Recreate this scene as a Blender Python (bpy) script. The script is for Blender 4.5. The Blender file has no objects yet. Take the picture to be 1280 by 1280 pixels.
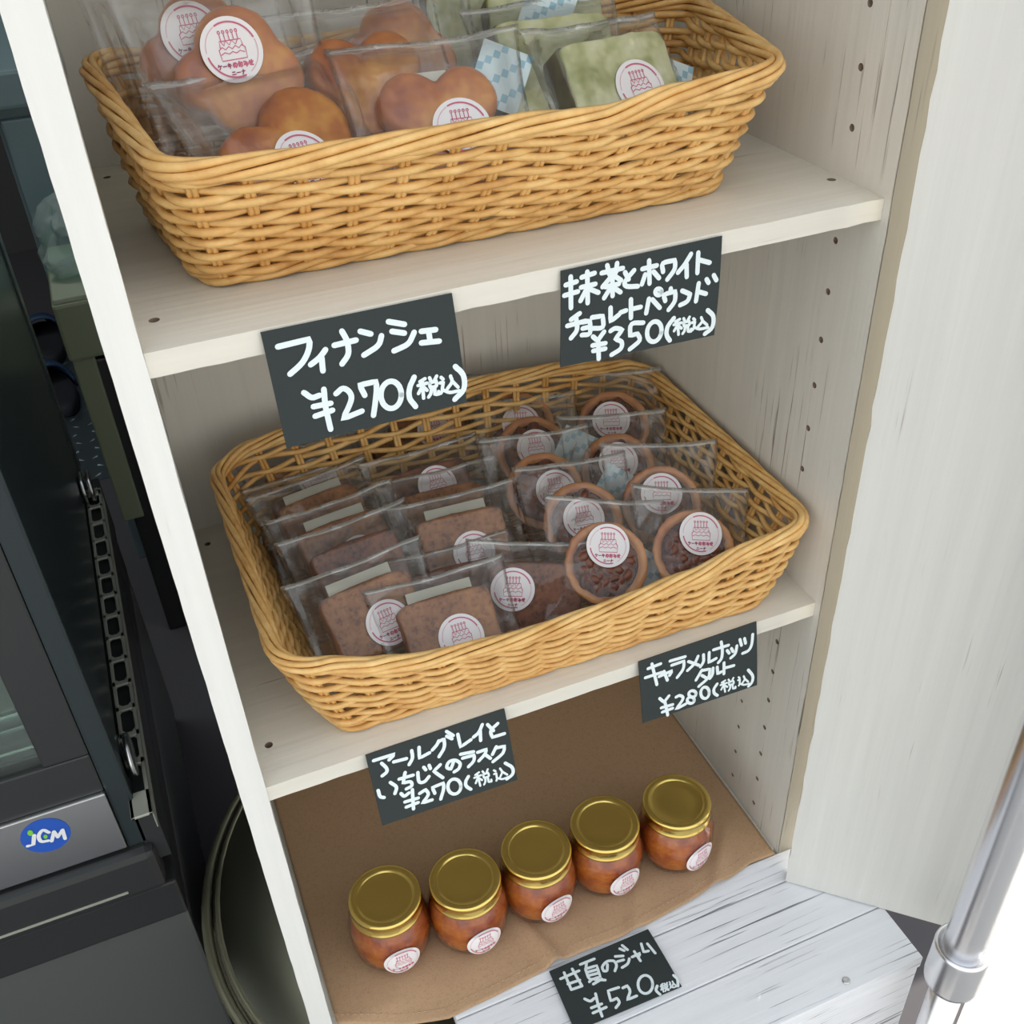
import bpy, bmesh, math, random
from mathutils import Vector, Matrix, noise, Euler
random.seed(7)
PI = math.pi
sc = bpy.context.scene
C = sc.collection

# ---------------------------------------------------------------- camera
RC = Matrix(((0.9232488, -0.3817231, -0.0435792), (-0.2585857, -0.5334866, -0.8053108), (0.2841568, 0.7547712, -0.5912490)))
CP = Vector((0.0015058, -0.4706273, 0.2201196)); FP = 1303.58
cam = bpy.data.cameras.new('camera'); co = bpy.data.objects.new('camera', cam); C.objects.link(co)
m = Matrix((RC[0], -RC[1], -RC[2])).transposed().to_4x4(); m.translation = CP
co.matrix_world = m
cam.sensor_width = 36; cam.lens = 36 * FP / 1280; cam.clip_start = 0.01; cam.clip_end = 100
sc.camera = co

def at(px, py, ax, v):
    """point of the line of sight through a photo pixel at world coordinate v on axis ax"""
    d = RC.transposed() @ Vector(((px - 640) / FP, (py - 640) / FP, 1.0))
    return CP + d * ((v - CP[ax]) / d[ax])

# ---------------------------------------------------------------- light
w = bpy.data.worlds.new('world'); sc.world = w; w.use_nodes = True
wn = w.node_tree.nodes; wl = w.node_tree.links
bg = wn['Background']; bg.inputs['Strength'].default_value = 1.35
tc = wn.new('ShaderNodeTexCoord'); sx = wn.new('ShaderNodeSeparateXYZ'); rp = wn.new('ShaderNodeValToRGB')
wl.new(tc.outputs['Generated'], sx.inputs[0]); wl.new(sx.outputs['Z'], rp.inputs[0])
rp.color_ramp.elements[0].color = (1.0, 0.97, 0.91, 1); rp.color_ramp.elements[1].color = (0.80, 0.90, 1.0, 1)
wl.new(rp.outputs[0], bg.inputs['Color'])
sun = bpy.data.lights.new('sun', 'SUN'); sun.energy = 6; sun.angle = 0.009; sun.color = (1, 0.93, 0.82)
so = bpy.data.objects.new('sun', sun); C.objects.link(so)
rl_ = bpy.data.lights.new('room_fill', 'AREA'); rl_.energy = 9; rl_.size = 0.6; rl_.color = (0.92, 1.0, 0.98)  # added fill light without a visible fitting, lifts the dim back room
ro = bpy.data.objects.new('room_fill', rl_); C.objects.link(ro); ro.location = (-0.45, 1.15, 1.45)
so.rotation_euler = Vector((-0.70, -0.712, -1.0)).to_track_quat('-Z', 'Y').to_euler()
sc.view_settings.view_transform = 'Standard'; sc.view_settings.look = 'None'
sc.view_settings.gamma = 1; sc.view_settings.exposure = 0.2; sc.view_settings.use_curve_mapping = False
sc.cycles.transparent_max_bounces = 32; sc.cycles.max_bounces = 10
sc.cycles.caustics_reflective = False; sc.cycles.caustics_refractive = False

# ---------------------------------------------------------------- materials
def mat(name, col, rough=0.5, metal=0.0, **k):
    M = bpy.data.materials.new(name); M.use_nodes = True
    b = M.node_tree.nodes['Principled BSDF']
    b.inputs['Base Color'].default_value = (*col, 1); b.inputs['Roughness'].default_value = rough
    b.inputs['Metallic'].default_value = metal
    for kk, v in k.items():
        if kk == 'spec': next(i for i in b.inputs if i.name.startswith('Specular')).default_value = v
        else: b.inputs[kk.replace('_', ' ')].default_value = v
    return M
def nd(M, t, **k):
    n = M.node_tree.nodes.new(t)
    for a, v in k.items(): setattr(n, a, v)
    return n
def lk(M, a, b): M.node_tree.links.new(a, b)
def coords(M, scale=(1, 1, 1), rot=(0, 0, 0)):
    t = nd(M, 'ShaderNodeTexCoord'); g = nd(M, 'ShaderNodeMapping')
    g.inputs['Scale'].default_value = scale; g.inputs['Rotation'].default_value = rot
    lk(M, t.outputs['Object'], g.inputs[0]); return g.outputs[0]
def ramp(M, src, stops):
    r = nd(M, 'ShaderNodeValToRGB'); e = r.color_ramp.elements
    while len(e) < len(stops): e.new(0.5)
    for i, (p, c) in enumerate(stops):
        e[i].position = p; e[i].color = (*c, 1) if len(c) == 3 else c
    lk(M, src, r.inputs[0]); return r.outputs[0]
def noisen(M, vec, scale, detail=4, rough=0.6, out='Fac'):
    n = nd(M, 'ShaderNodeTexNoise'); n.inputs['Scale'].default_value = scale
    n.inputs['Detail'].default_value = detail; n.inputs['Roughness'].default_value = rough
    lk(M, vec, n.inputs['Vector']); return n.outputs[out]
def mixc(M, fac, a, b, mode='MIX'):
    x = nd(M, 'ShaderNodeMix', data_type='RGBA', blend_type=mode)
    for i, v in ((0, fac), (6, a), (7, b)):
        if hasattr(v, 'links'): lk(M, v, x.inputs[i])
        else: x.inputs[i].default_value = v if i == 0 else (*v, 1)
    return x.outputs[2]
def bump(M, src, dist=0.001, strength=0.5):
    b = nd(M, 'ShaderNodeBump'); b.inputs['Distance'].default_value = dist; b.inputs['Strength'].default_value = strength
    lk(M, src, b.inputs['Height']); lk(M, b.outputs[0], M.node_tree.nodes['Principled BSDF'].inputs['Normal'])
def setc(M, c): lk(M, c, M.node_tree.nodes['Principled BSDF'].inputs['Base Color'])

def painted(name, base, streak, grain, amount=0.38, rough=0.55, cover=0.48):
    """white paint over wood: brush streaks and thin worn dark lines along the grain axis"""
    M = mat(name, base, rough)
    sc1 = {'x': (3, 90, 90), 'y': (90, 3, 90), 'z': (90, 90, 3)}[grain]
    sc2 = {'x': (9, 420, 420), 'y': (420, 9, 420), 'z': (420, 420, 9)}[grain]
    v1 = coords(M, sc1); v2 = coords(M, sc2); v3 = coords(M)
    n1 = noisen(M, v1, 1.0, 3); n2 = noisen(M, v2, 1.0, 2); n3 = noisen(M, v3, 9, 3)
    s = ramp(M, n2, [(amount - 0.05, (1, 1, 1)), (amount + 0.02, (0, 0, 0))])
    g = ramp(M, n3, [(cover, (0, 0, 0)), (cover + 0.16, (1, 1, 1))])
    mul = nd(M, 'ShaderNodeMath', operation='MULTIPLY'); lk(M, s, mul.inputs[0]); lk(M, g, mul.inputs[1])
    c0 = mixc(M, n1, tuple(x * 0.88 for x in base), tuple(min(1, x * 1.07) for x in base))
    setc(M, mixc(M, mul.outputs[0], c0, streak))
    bump(M, n1, 0.0012, 0.45)
    return M
PW = (0.72, 0.69, 0.61)
m_wood_x = painted('painted_wood_x', PW, (0.20, 0.17, 0.14), 'x', 0.30)
m_wood_z = painted('painted_wood_z', (0.68, 0.66, 0.60), (0.22, 0.19, 0.16), 'z', 0.36)
m_front = painted('painted_wood_front', (0.78, 0.78, 0.75), (0.35, 0.33, 0.30), 'z', 0.27)
m_board = painted('painted_board', (0.70, 0.70, 0.66), (0.42, 0.38, 0.34), 'z', 0.33)
m_bench = painted('distressed_paint', (0.82, 0.83, 0.86), (0.12, 0.12, 0.13), 'x', 0.37, 0.55, 0.40)
m_hole = mat('hole_wood', (0.28, 0.20, 0.15), 0.9)
m_edge = painted('khaki_edge', (0.25, 0.225, 0.175), (0.15, 0.13, 0.10), 'z', 0.36)  # darker khaki tone for the strip on the right panel's front edge

def wicker(name, a, b, c):
    M = mat(name, a, 0.42)
    v = coords(M); oi = nd(M, 'ShaderNodeObjectInfo')
    n = noisen(M, v, 60, 3); n2 = noisen(M, v, 12, 2)
    c1 = ramp(M, n, [(0.3, c), (0.5, a), (0.72, b)])
    k = mixc(M, 0.28, c1, ramp(M, n2, [(0.35, c), (0.65, b)]))
    setc(M, mixc(M, ramp(M, oi.outputs['Random'], [(0, (0, 0, 0)), (1, (0.3, 0.3, 0.3))]), k, a, 'MULTIPLY'))
    bump(M, noisen(M, v, 400, 2), 0.0005, 0.4)
    return M
m_wick = wicker('wicker', (0.74, 0.46, 0.16), (0.88, 0.62, 0.27), (0.56, 0.29, 0.08))

def crumb(name, base, dark, light, s=220, rough=0.75, ds=0.38):
    M = mat(name, base, rough); v = coords(M)
    n = noisen(M, v, s, 4, 0.7); n2 = noisen(M, v, 45, 2)
    k = ramp(M, n, [(ds, dark), (ds + 0.08, base), (0.7, light)])
    setc(M, mixc(M, 0.4, k, ramp(M, n2, [(0.35, dark), (0.65, light)])))
    bump(M, n, 0.0008, 0.7); return M
m_rusk = crumb('earl_grey_rusk', (0.31, 0.115, 0.036), (0.12, 0.042, 0.018), (0.46, 0.21, 0.08))
m_rusk_dark = crumb('cocoa_rusk', (0.20, 0.07, 0.035), (0.045, 0.016, 0.012), (0.32, 0.12, 0.06))
def bake(name, gold, brown, dark):
    M = mat(name, gold, 0.5); v = coords(M)
    n = noisen(M, v, 30, 3); k = noisen(M, v, 300, 2)
    c = ramp(M, n, [(0.36, dark), (0.5, brown), (0.66, gold)])
    setc(M, mixc(M, ramp(M, k, [(0.4, (0, 0, 0)), (0.7, (0.14, 0.14, 0.14))]), c, dark)); bump(M, k, 0.0004, 0.2); return M
m_fin = bake('baked_sponge', (0.74, 0.34, 0.06), (0.52, 0.165, 0.03), (0.33, 0.075, 0.018))
m_fin.node_tree.nodes['Principled BSDF'].inputs['Roughness'].default_value = 0.38
m_crust = bake('tart_crust', (0.72, 0.33, 0.10), (0.58, 0.24, 0.07), (0.40, 0.13, 0.04))
m_nut = bake('caramel_nut', (0.20, 0.06, 0.025), (0.10, 0.028, 0.015), (0.045, 0.012, 0.008))
m_nut.node_tree.nodes['Principled BSDF'].inputs['Roughness'].default_value = 0.3
m_caramel = mat('caramel', (0.055, 0.014, 0.010), 0.4, 0, spec=0.35)
m_matcha = bake('matcha_sponge', (0.17, 0.15, 0.035), (0.10, 0.09, 0.02), (0.06, 0.04, 0.012))
m_whitechoc = bake('white_chocolate', (0.84, 0.83, 0.62), (0.60, 0.60, 0.32), (0.25, 0.27, 0.07))  # chocolate coat; its pale mottle also carries painted-in highlights

def film(name, haze=0.034, tint=(1, 1, 1), refl=0.005, rough=0.07, index=1.42, crinkle=0.35):
    M = bpy.data.materials.new(name); M.use_nodes = True
    nt = M.node_tree; nt.nodes.clear()
    o = nd(M, 'ShaderNodeOutputMaterial'); tr = nd(M, 'ShaderNodeBsdfTransparent'); tr.inputs[0].default_value = (*tint, 1)
    gl = nd(M, 'ShaderNodeBsdfGlossy'); gl.inputs['Roughness'].default_value = rough
    df = nd(M, 'ShaderNodeBsdfDiffuse'); df.inputs[0].default_value = (0.86, 0.88, 0.86, 1)
    m1 = nd(M, 'ShaderNodeMixShader'); m1.inputs[0].default_value = haze
    lk(M, tr.outputs[0], m1.inputs[1]); lk(M, df.outputs[0], m1.inputs[2])
    fr = nd(M, 'ShaderNodeFresnel'); fr.inputs[0].default_value = index
    ad = nd(M, 'ShaderNodeMath', operation='ADD'); ad.inputs[1].default_value = refl; lk(M, fr.outputs[0], ad.inputs[0])
    cl = nd(M, 'ShaderNodeMath', operation='MINIMUM'); cl.inputs[1].default_value = 0.45; lk(M, ad.outputs[0], cl.inputs[0])
    m2 = nd(M, 'ShaderNodeMixShader'); lk(M, cl.outputs[0], m2.inputs[0]); lk(M, m1.outputs[0], m2.inputs[1]); lk(M, gl.outputs[0], m2.inputs[2])
    b = nd(M, 'ShaderNodeBump'); b.inputs['Distance'].default_value = 0.002; b.inputs['Strength'].default_value = crinkle
    lk(M, noisen(M, coords(M, (1, 1, 0.6)), 55, 3), b.inputs['Height'])
    lk(M, b.outputs[0], gl.inputs['Normal']); lk(M, b.outputs[0], fr.inputs['Normal'])
    lk(M, m2.outputs[0], o.inputs[0]); return M
m_film = film('cellophane')
m_seam = film('cellophane_seam', 0.32, refl=0.05)
m_bag = film('polythene', 0.22, (0.85, 1, 0.97))
m_jarglass = film('jar_glass', 0.0, refl=0.0, rough=0.01, index=1.5, crinkle=0.0)
m_paper = mat('sticker_paper', (0.86, 0.84, 0.85), 0.4)
m_pink = mat('pink_ink', (0.60, 0.13, 0.22), 0.5)
m_palepink = mat('pale_pink_ink', (0.74, 0.35, 0.42), 0.5)
m_ink = mat('plum_ink', (0.30, 0.03, 0.10), 0.5)
m_label = mat('back_label', (0.66, 0.66, 0.56), 0.6)
m_packet = mat('sachet_paper', (0.62, 0.74, 0.76), 0.5)
m_packprint = mat('sachet_print', (0.30, 0.50, 0.60), 0.5)
m_gold = mat('gold_lid', (0.78, 0.58, 0.17), 0.22, 1.0)
m_jam = mat('amber_jam', (0.5, 0.14, 0.02), 0.25, 0, Coat_Weight=0.6, Coat_Roughness=0.05)
v_ = coords(m_jam); setc(m_jam, ramp(m_jam, noisen(m_jam, v_, 70, 3), [(0.35, (0.26, 0.045, 0.013)), (0.55, (0.46, 0.11, 0.018)), (0.75, (0.64, 0.21, 0.03))]))
m_card = mat('black_card', (0.030, 0.038, 0.038), 0.7, 0, spec=0.25)
m_chalk = mat('white_marker', (0.72, 0.80, 0.82), 0.6)
m_steel = mat('steel', (0.62, 0.63, 0.63), 0.24, 1.0)
m_pole = mat('pole_steel', (0.80, 0.80, 0.82), 0.27, 1.0)
m_drum = mat('drum_steel', (0.40, 0.39, 0.30), 0.25, 1.0)
m_rim = mat('drum_rim_steel', (0.26, 0.25, 0.17), 0.4, 0.8)
m_black = mat('black_plastic', (0.028, 0.029, 0.030), 0.35)
m_gloss = mat('dark_glass', (0.022, 0.032, 0.034), 0.28)
m_body = mat('grey_enamel', (0.088, 0.092, 0.090), 0.4)
m_bar = mat('support_rail', (0.42, 0.43, 0.36), 0.35, 0.3)
m_blue = mat('blue_badge', (0.02, 0.10, 0.50), 0.4)
m_green = mat('green_badge', (0.22, 0.62, 0.05), 0.4)
m_badgew = mat('badge_white', (0.85, 0.87, 0.88), 0.4)
m_cab = mat('blue_grey_enamel', (0.22, 0.30, 0.32), 0.45)
m_olive = mat('olive_plastic', (0.20, 0.23, 0.15), 0.5)
m_floor = mat('dark_floor', (0.085, 0.080, 0.090), 0.9)
m_asph = mat('paving', (0.42, 0.41, 0.40), 0.9)
m_wall = mat('dim_wall', (0.06, 0.06, 0.06), 0.8)
m_sandal = mat('blue_foam', (0.035, 0.07, 0.15), 0.6)
m_sole = mat('dark_foam', (0.02, 0.022, 0.03), 0.8)
m_plate = mat('chequer_plate', (0.30, 0.38, 0.43), 0.3, 0.9)
m_whitesill = mat('white_sill', (0.85, 0.85, 0.83), 0.6)
m_cloth = mat('brown_linen', (0.36, 0.22, 0.12), 0.9)
v_ = coords(m_cloth); wv = noisen(m_cloth, coords(m_cloth, (1500, 300, 300)), 1, 2); wv2 = noisen(m_cloth, coords(m_cloth, (300, 1500, 300)), 1, 2)
ma = nd(m_cloth, 'ShaderNodeMath', operation='ADD'); lk(m_cloth, wv, ma.inputs[0]); lk(m_cloth, wv2, ma.inputs[1])
setc(m_cloth, ramp(m_cloth, ma.outputs[0], [(0.3, (0.27, 0.16, 0.085)), (0.8, (0.41, 0.26, 0.145)), (1.0, (0.48, 0.31, 0.18))]))
bump(m_cloth, ma.outputs[0], 0.0005, 0.5)
m_stitch = mat('stitch_thread', (0.52, 0.36, 0.22), 0.8)

# ---------------------------------------------------------------- mesh helpers
def link(name, me, parent=None):
    o = bpy.data.objects.new(name, me); C.objects.link(o)
    if parent: o.parent = parent
    return o
def finish(bm, name, mats, smooth=True):
    me = bpy.data.meshes.new(name); bm.normal_update(); bm.to_mesh(me); bm.free()
    for x in (mats if isinstance(mats, (list, tuple)) else [mats]): me.materials.append(x)
    if smooth:
        for p in me.polygons: p.use_smooth = True
    return me
def thing(name, label, cat, loc=(0, 0, 0), group=None):
    o = link(name, None); o.location = loc; return tag(o, label, cat, group)
def tag(o, label, cat, group=None):
    o['label'] = label; o['category'] = cat
    if group: o['group'] = group
    return o
def struct(o): o['kind'] = 'structure'; return o
def box_bm(a, b, bev=0.0, seg=2, bm=None):
    bm2 = bmesh.new(); bmesh.ops.create_cube(bm2, size=1)
    for v in bm2.verts: v.co = Vector([(a[i] + b[i]) / 2 + v.co[i] * (b[i] - a[i]) for i in range(3)])
    if bev: bmesh.ops.bevel(bm2, geom=bm2.edges[:], offset=bev, segments=seg, affect='EDGES', profile=0.6)
    return bm2
def box(name, a, b, M, parent=None, bev=0.001, smooth=False):
    return link(name, finish(box_bm(a, b, bev), name, M, smooth), parent)
def lathe(bm, prof, n=40, c=(0, 0, 0), mi=0):
    rings = []
    for r, z in prof:
        rings.append([bm.verts.new((c[0] + r * math.cos(2 * PI * i / n), c[1] + r * math.sin(2 * PI * i / n), c[2] + z)) for i in range(n)])
    for a, b in zip(rings, rings[1:]):
        for i in range(n):
            f = bm.faces.new((a[i], a[(i + 1) % n], b[(i + 1) % n], b[i])); f.material_index = mi
    return rings
def capped(bm, prof, n=40, c=(0, 0, 0)):
    r = lathe(bm, prof, n, c); bm.faces.new(list(reversed(r[0]))); bm.faces.new(r[-1])
def tube(bm, pts, rad, n=6, closed=False, caps=True, mi=0):
    pts = [Vector(p) for p in pts]; N = len(pts); rings = []
    up = Vector((0, 0, 1)); prev = None
    for i, p in enumerate(pts):
        a = pts[(i - 1) % N] if (closed or i) else p; b = pts[(i + 1) % N] if (closed or i < N - 1) else p
        t = (b - a); t = t.normalized() if t.length > 1e-9 else Vector((1, 0, 0))
        if prev is None:
            s = t.cross(up if abs(t.z) < 0.9 else Vector((1, 0, 0))).normalized()
        else:
            s = (prev - t * prev.dot(t)).normalized()
        prev = s; q = t.cross(s)
        r = rad[i] if isinstance(rad, (list, tuple)) else rad
        rings.append([bm.verts.new(p + (s * math.cos(2 * PI * k / n) + q * math.sin(2 * PI * k / n)) * r) for k in range(n)])
    M_ = N if closed else N - 1
    for i in range(M_):
        A, B = rings[i], rings[(i + 1) % N]
        for k in range(n):
            f = bm.faces.new((A[k], A[(k + 1) % n], B[(k + 1) % n], B[k])); f.material_index = mi
    if not closed and caps:
        bm.faces.new(rings[0]); bm.faces.new(list(reversed(rings[-1])))
def catmull(pts, k=5):
    if len(pts) < 3: return [Vector(p) for p in pts]
    P = [Vector(p) for p in pts]; P = [P[0] * 2 - P[1]] + P + [P[-1] * 2 - P[-2]]; out = []
    for i in range(1, len(P) - 2):
        for j in range(k):
            t = j / k
            out.append(0.5 * ((2 * P[i]) + (-P[i - 1] + P[i + 1]) * t + (2 * P[i - 1] - 5 * P[i] + 4 * P[i + 1] - P[i + 2]) * t * t + (-P[i - 1] + 3 * P[i] - 3 * P[i + 1] + P[i + 2]) * t ** 3))
    out.append(P[-2]); return out
def strokes(bm, lines, wd, to3, nrm, th=0.0002, mi=0):
    """pen strokes as thin raised ribbons with round ends; to3 maps 2-D to the surface"""
    for ln in lines:
        P = [to3(x, y) for x, y in ln]
        if len(P) < 2: continue
        L, Rr = [], []
        for i, p in enumerate(P):
            t = (P[min(i + 1, len(P) - 1)] - P[max(i - 1, 0)])
            t = t.normalized() if t.length > 1e-9 else Vector((1, 0, 0))
            s = nrm.cross(t).normalized() * wd / 2
            L.append(p + s + nrm * th); Rr.append(p - s + nrm * th)
        va = [bm.verts.new(v) for v in L]; vb = [bm.verts.new(v) for v in Rr]
        for i in range(len(P) - 1):
            f = bm.faces.new((va[i], vb[i], vb[i + 1], va[i + 1])); f.material_index = mi
        for p in (P[0], P[-1]):
            e1 = (P[1] - P[0]).normalized(); e2 = nrm.cross(e1)
            vs = [bm.verts.new(p + nrm * (th * 1.05) + (e1 * math.cos(a) + e2 * math.sin(a)) * wd / 2) for a in [2 * PI * k / 8 for k in range(8)]]
            f = bm.faces.new(vs); f.material_index = mi

# ---------------------------------------------------------------- shelf unit
W, D, T = 0.42, 0.303, 0.0135
Z1, Z2, Z3 = 0.0, -0.3112, -0.6125
TOP, BOT = 0.42, -0.748
def cut_holes(o, cutters, parent):
    """drill real holes through a boolean and bake the result"""
    bm = bmesh.new()
    for c, ax, r, d in cutters:
        n = 12; z = Vector((0, 0, 0)); z[ax] = 1; s = Vector((0, 0, 0)); s[(ax + 1) % 3] = 1; q = z.cross(s)
        a = [bm.verts.new(Vector(c) - z * d + (s * math.cos(2 * PI * k / n) + q * math.sin(2 * PI * k / n)) * r) for k in range(n)]
        b = [bm.verts.new(Vector(c) + z * d + (s * math.cos(2 * PI * k / n) + q * math.sin(2 * PI * k / n)) * r) for k in range(n)]
        for k in range(n): bm.faces.new((a[k], a[(k + 1) % n], b[(k + 1) % n], b[k]))
        bm.faces.new(list(reversed(a))); bm.faces.new(b)
    bmesh.ops.recalc_face_normals(bm, faces=bm.faces[:])
    cu = link('cutter', finish(bm, 'cutter', m_hole, False), parent)
    o.data.materials.append(m_hole)
    md = o.modifiers.new('holes', 'BOOLEAN'); md.operation = 'DIFFERENCE'; md.object = cu; md.solver = 'EXACT'
    md.material_mode = 'TRANSFER'
    dg = bpy.context.evaluated_depsgraph_get(); dg.update()
    me = bpy.data.meshes.new_from_object(o.evaluated_get(dg)); o.modifiers.clear(); old = o.data; o.data = me
    bpy.data.objects.remove(cu)

unit = thing('shelf_unit', 'white painted wooden shelf unit holding two wicker baskets and jam jars', 'shelf', (0, 0, BOT))
def upart(name, a, b, M, bev=0.0012):
    """board with slightly uneven hand-painted edges"""
    a = [a[0], a[1], a[2] - BOT]; b = [b[0], b[1], b[2] - BOT]
    bm = box_bm(a, b, 0); ext = [b[i] - a[i] for i in range(3)]
    for i in range(3):
        n = int(ext[i] / 0.012)
        if n > 1:
            es = [e for e in bm.edges if abs((e.verts[0].co - e.verts[1].co)[i]) > ext[i] * 0.9]
            bmesh.ops.subdivide_edges(bm, edges=es, cuts=n, use_grid_fill=True)
    for v in bm.verts:
        on = sum(1 for i in range(3) if min(abs(v.co[i] - a[i]), abs(v.co[i] - b[i])) < 1e-5)
        if on >= 2:
            for i in range(3):
                if ext[i] > 0.3: continue
                v.co[i] += (-1 if v.co[i] > (a[i] + b[i]) / 2 else 1) * 0.0005 * abs(noise.noise(v.co * 70 + Vector((i * 9, 0, 0)))) * 1.6
    return link(name, finish(bm, name, M, False), unit)
def rough_edge(me, amp, s):
    for v in me.vertices:
        v.co += noise.noise_vector(v.co * s) * amp
ls = upart('side_panel', (-0.0165, -0.001, BOT), (0.0, D + 0.006, TOP), m_front)
rs = upart('side_panel', (W, -0.005, -0.6275), (W + 0.0165, D + 0.006, TOP), m_wood_z)
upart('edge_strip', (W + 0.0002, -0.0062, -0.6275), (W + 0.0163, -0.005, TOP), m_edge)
cut = []
for k in range(-19, 11):
    z = 0.0975 + 0.0346 * k * 1.0
    z = -0.0391 - 0.0346 * (k)
zz = [0.0975 + 0.0338 * i for i in range(0, 9)] + [0.0640, 0.0302] + [-0.0391 - 0.0346 * i for i in range(0, 7)] + [-0.3495 - 0.0345 * i for i in range(0, 8)]
for z in zz:
    if abs(z - (-T / 2)) > 0.012 and abs(z - (Z2 - T / 2)) > 0.012:
        cut.append(((W, 0.038, z - BOT), 0, 0.0023, 0.007))
for i in range(5): cut.append(((W, 0.0745, -0.489 - 0.0342 * i + 0.0342 - BOT), 0, 0.002, 0.007))
for z in zz:
    if z > -0.6: cut.append(((W, 0.262, z - BOT), 0, 0.0023, 0.007))
cut_holes(rs, cut, unit)
for nm, z in (('shelf', Z1), ('shelf', Z2)):
    s = upart(nm, (0, 0.0005, z - T), (W, D, z), m_wood_x, 0.0014)
    cut_holes(s, [((0.0075, 0.278, z - BOT), 2, 0.0026, 0.006), ((0.0092, 0.0353, z - BOT), 2, 0.0028, 0.006), ((0.4125, 0.0407, z - BOT), 2, 0.0028, 0.006), ((0.4125, 0.2, z - BOT), 2, 0.0026, 0.006)], unit)
upart('shelf', (0, 0, Z3 - 0.014), (W, D, Z3 - 0.001), m_wood_x)
upart('shelf', (0, 0, 0.33), (W, D, 0.3435), m_wood_x)
upart('top_panel', (-0.017, -0.002, TOP), (W + 0.017, D + 0.006, TOP + 0.014), m_wood_x)
seam = at(461, 20, 1, D)[0]
for i, (a, b) in enumerate(((0.0, seam - 0.0006), (seam + 0.0006, seam + 0.2294), (seam + 0.2306, W))):
    upart('back_plank', (a, D, Z3 - 0.02), (b, D + 0.006, TOP), m_wood_z, 0.0006)

# white crate under the unit and the steel drum that carries both
crate = thing('white_crate', 'distressed white painted wooden platform under the shelf unit with the jam price card', 'platform', (0.286, -0.05, BOT))
def cpart(name, a, b, M, bev=0.0015):
    return box(name, [a[0] - 0.286, a[1] + 0.05, a[2] - BOT], [b[0] - 0.286, b[1] + 0.05, b[2] - BOT], M, crate, bev)
YF = -0.141
for i, (a, b) in enumerate(((YF, -0.0885), (-0.0875, -0.0335), (-0.0325, -0.0055))):
    s = cpart('top_plank', (0.094 if i else 0.1, a, Z3 - 0.0135 - 0.002), (0.4725, b, Z3 - 0.0013), m_bench, 0.001)
m_bench_z = painted('distressed_paint_front', (0.84, 0.85, 0.88), (0.10, 0.10, 0.11), 'x', 0.40)
cpart('front_board', (0.105, YF + 0.001, BOT), (0.4715, YF + 0.014, Z3 - 0.017), m_bench_z)
cpart('end_board', (0.4575, YF + 0.015, BOT), (0.4715, -0.008, Z3 - 0.017), m_bench_z)
cpart('end_board', (0.105, YF + 0.015, BOT), (0.119, -0.008, Z3 - 0.017), m_bench_z)
bm = bmesh.new(); pc = at(1058, 1225, 2, Z3)
capped(bm, [(0.0034, 0), (0.0034, 0.0006), (0.0024, 0.001), (0.0012, 0.0006), (0.0001, 0.0005)], 14, (pc[0] - 0.286, pc[1] + 0.05, Z3 - 0.0013 - BOT))
o = link('screw', finish(bm, 'screw', m_steel), crate)

drum = thing('steel_drum', 'stainless steel drum with rolled rim under the shelf unit', 'drum', (0.195, 0.215, -1.05))
bm = bmesh.new(); R0 = 0.295
capped(bm, [(R0 - .012, 0), (R0 - .004, 0.004), (R0 - .004, 0.10), (R0 + 0.001, 0.105), (R0 + .001, 0.112), (R0 - .004, 0.118), (R0 - .004, 0.285)], 72)
link('barrel', finish(bm, 'barrel', m_drum), drum)
bm = bmesh.new(); capped(bm, [(R0 - 0.012, 0.285), (R0 - 0.012, 0.299), (R0 - 0.02, 0.3005), (0.2, 0.301), (0.001, 0.3015)], 72)
link('drum_lid', finish(bm, 'drum_lid', m_drum), drum)
bm = bmesh.new()
for r, z, q in ((R0 - 0.004, 0.293, 0.0055), (R0 - 0.017, 0.299, 0.003)):
    tube(bm, [(r * math.cos(2 * PI * k / 72), r * math.sin(2 * PI * k / 72), z) for k in range(72)], q, 8, True)
link('drum_rim', finish(bm, 'drum_rim', m_rim), drum)

# leaning white board on the right, pole with clamp
b0 = Vector((0.4090, -0.0335, Z3)); b1 = Vector((0.5150, -0.1332, Z3))
dv = (b1 - b0); L_ = dv.length; ang = math.atan2(dv.y, dv.x)
bd = thing('white_board', 'tall white painted wooden board standing upright right of the shelf unit', 'board', b0, None)
bd.rotation_euler = (0, 0, ang)
bm = box_bm((0, 0, 0), (L_, 0.012, 1.0), 0.0)
bmesh.ops.subdivide_edges(bm, edges=[e for e in bm.edges if abs((e.verts[0].co - e.verts[1].co).z) > .5], cuts=70, use_grid_fill=True)
for v in bm.verts:
    if v.co.x < 0.001: v.co.x += 0.0011 * noise.noise(Vector((0, 3, v.co.z * 60))) + 0.0006 * noise.noise(Vector((1, 9, v.co.z * 200)))
link('board_panel', finish(bm, 'board_panel', m_board, False), bd)

PX = at(1206, 1178, 1, -0.172)
pole = thing('tent_pole', 'shiny steel pole with clamp ring in front of the white board', 'pole', (PX.x, PX.y, -1.05))
bm = bmesh.new(); capped(bm, [(0.0150, 0.48), (0.0155, 0.482), (0.0155, 1.7)], 40); link('upper_tube', finish(bm, 'upper_tube', m_pole), pole)
bm = bmesh.new(); capped(bm, [(0.013, 0.0), (0.013, 0.48)], 40); link('lower_tube', finish(bm, 'lower_tube', m_pole), pole)
bm = bmesh.new(); capped(bm, [(0.0165, 0.454), (0.0208, 0.455), (0.0213, 0.459), (0.0213, 0.499), (0.0208, 0.5025), (0.0188, 0.503), (0.0180, 0.499), (0.0150, 0.499)], 48); link('clamp_ring', finish(bm, 'clamp_ring', m_pole), pole)

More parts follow.
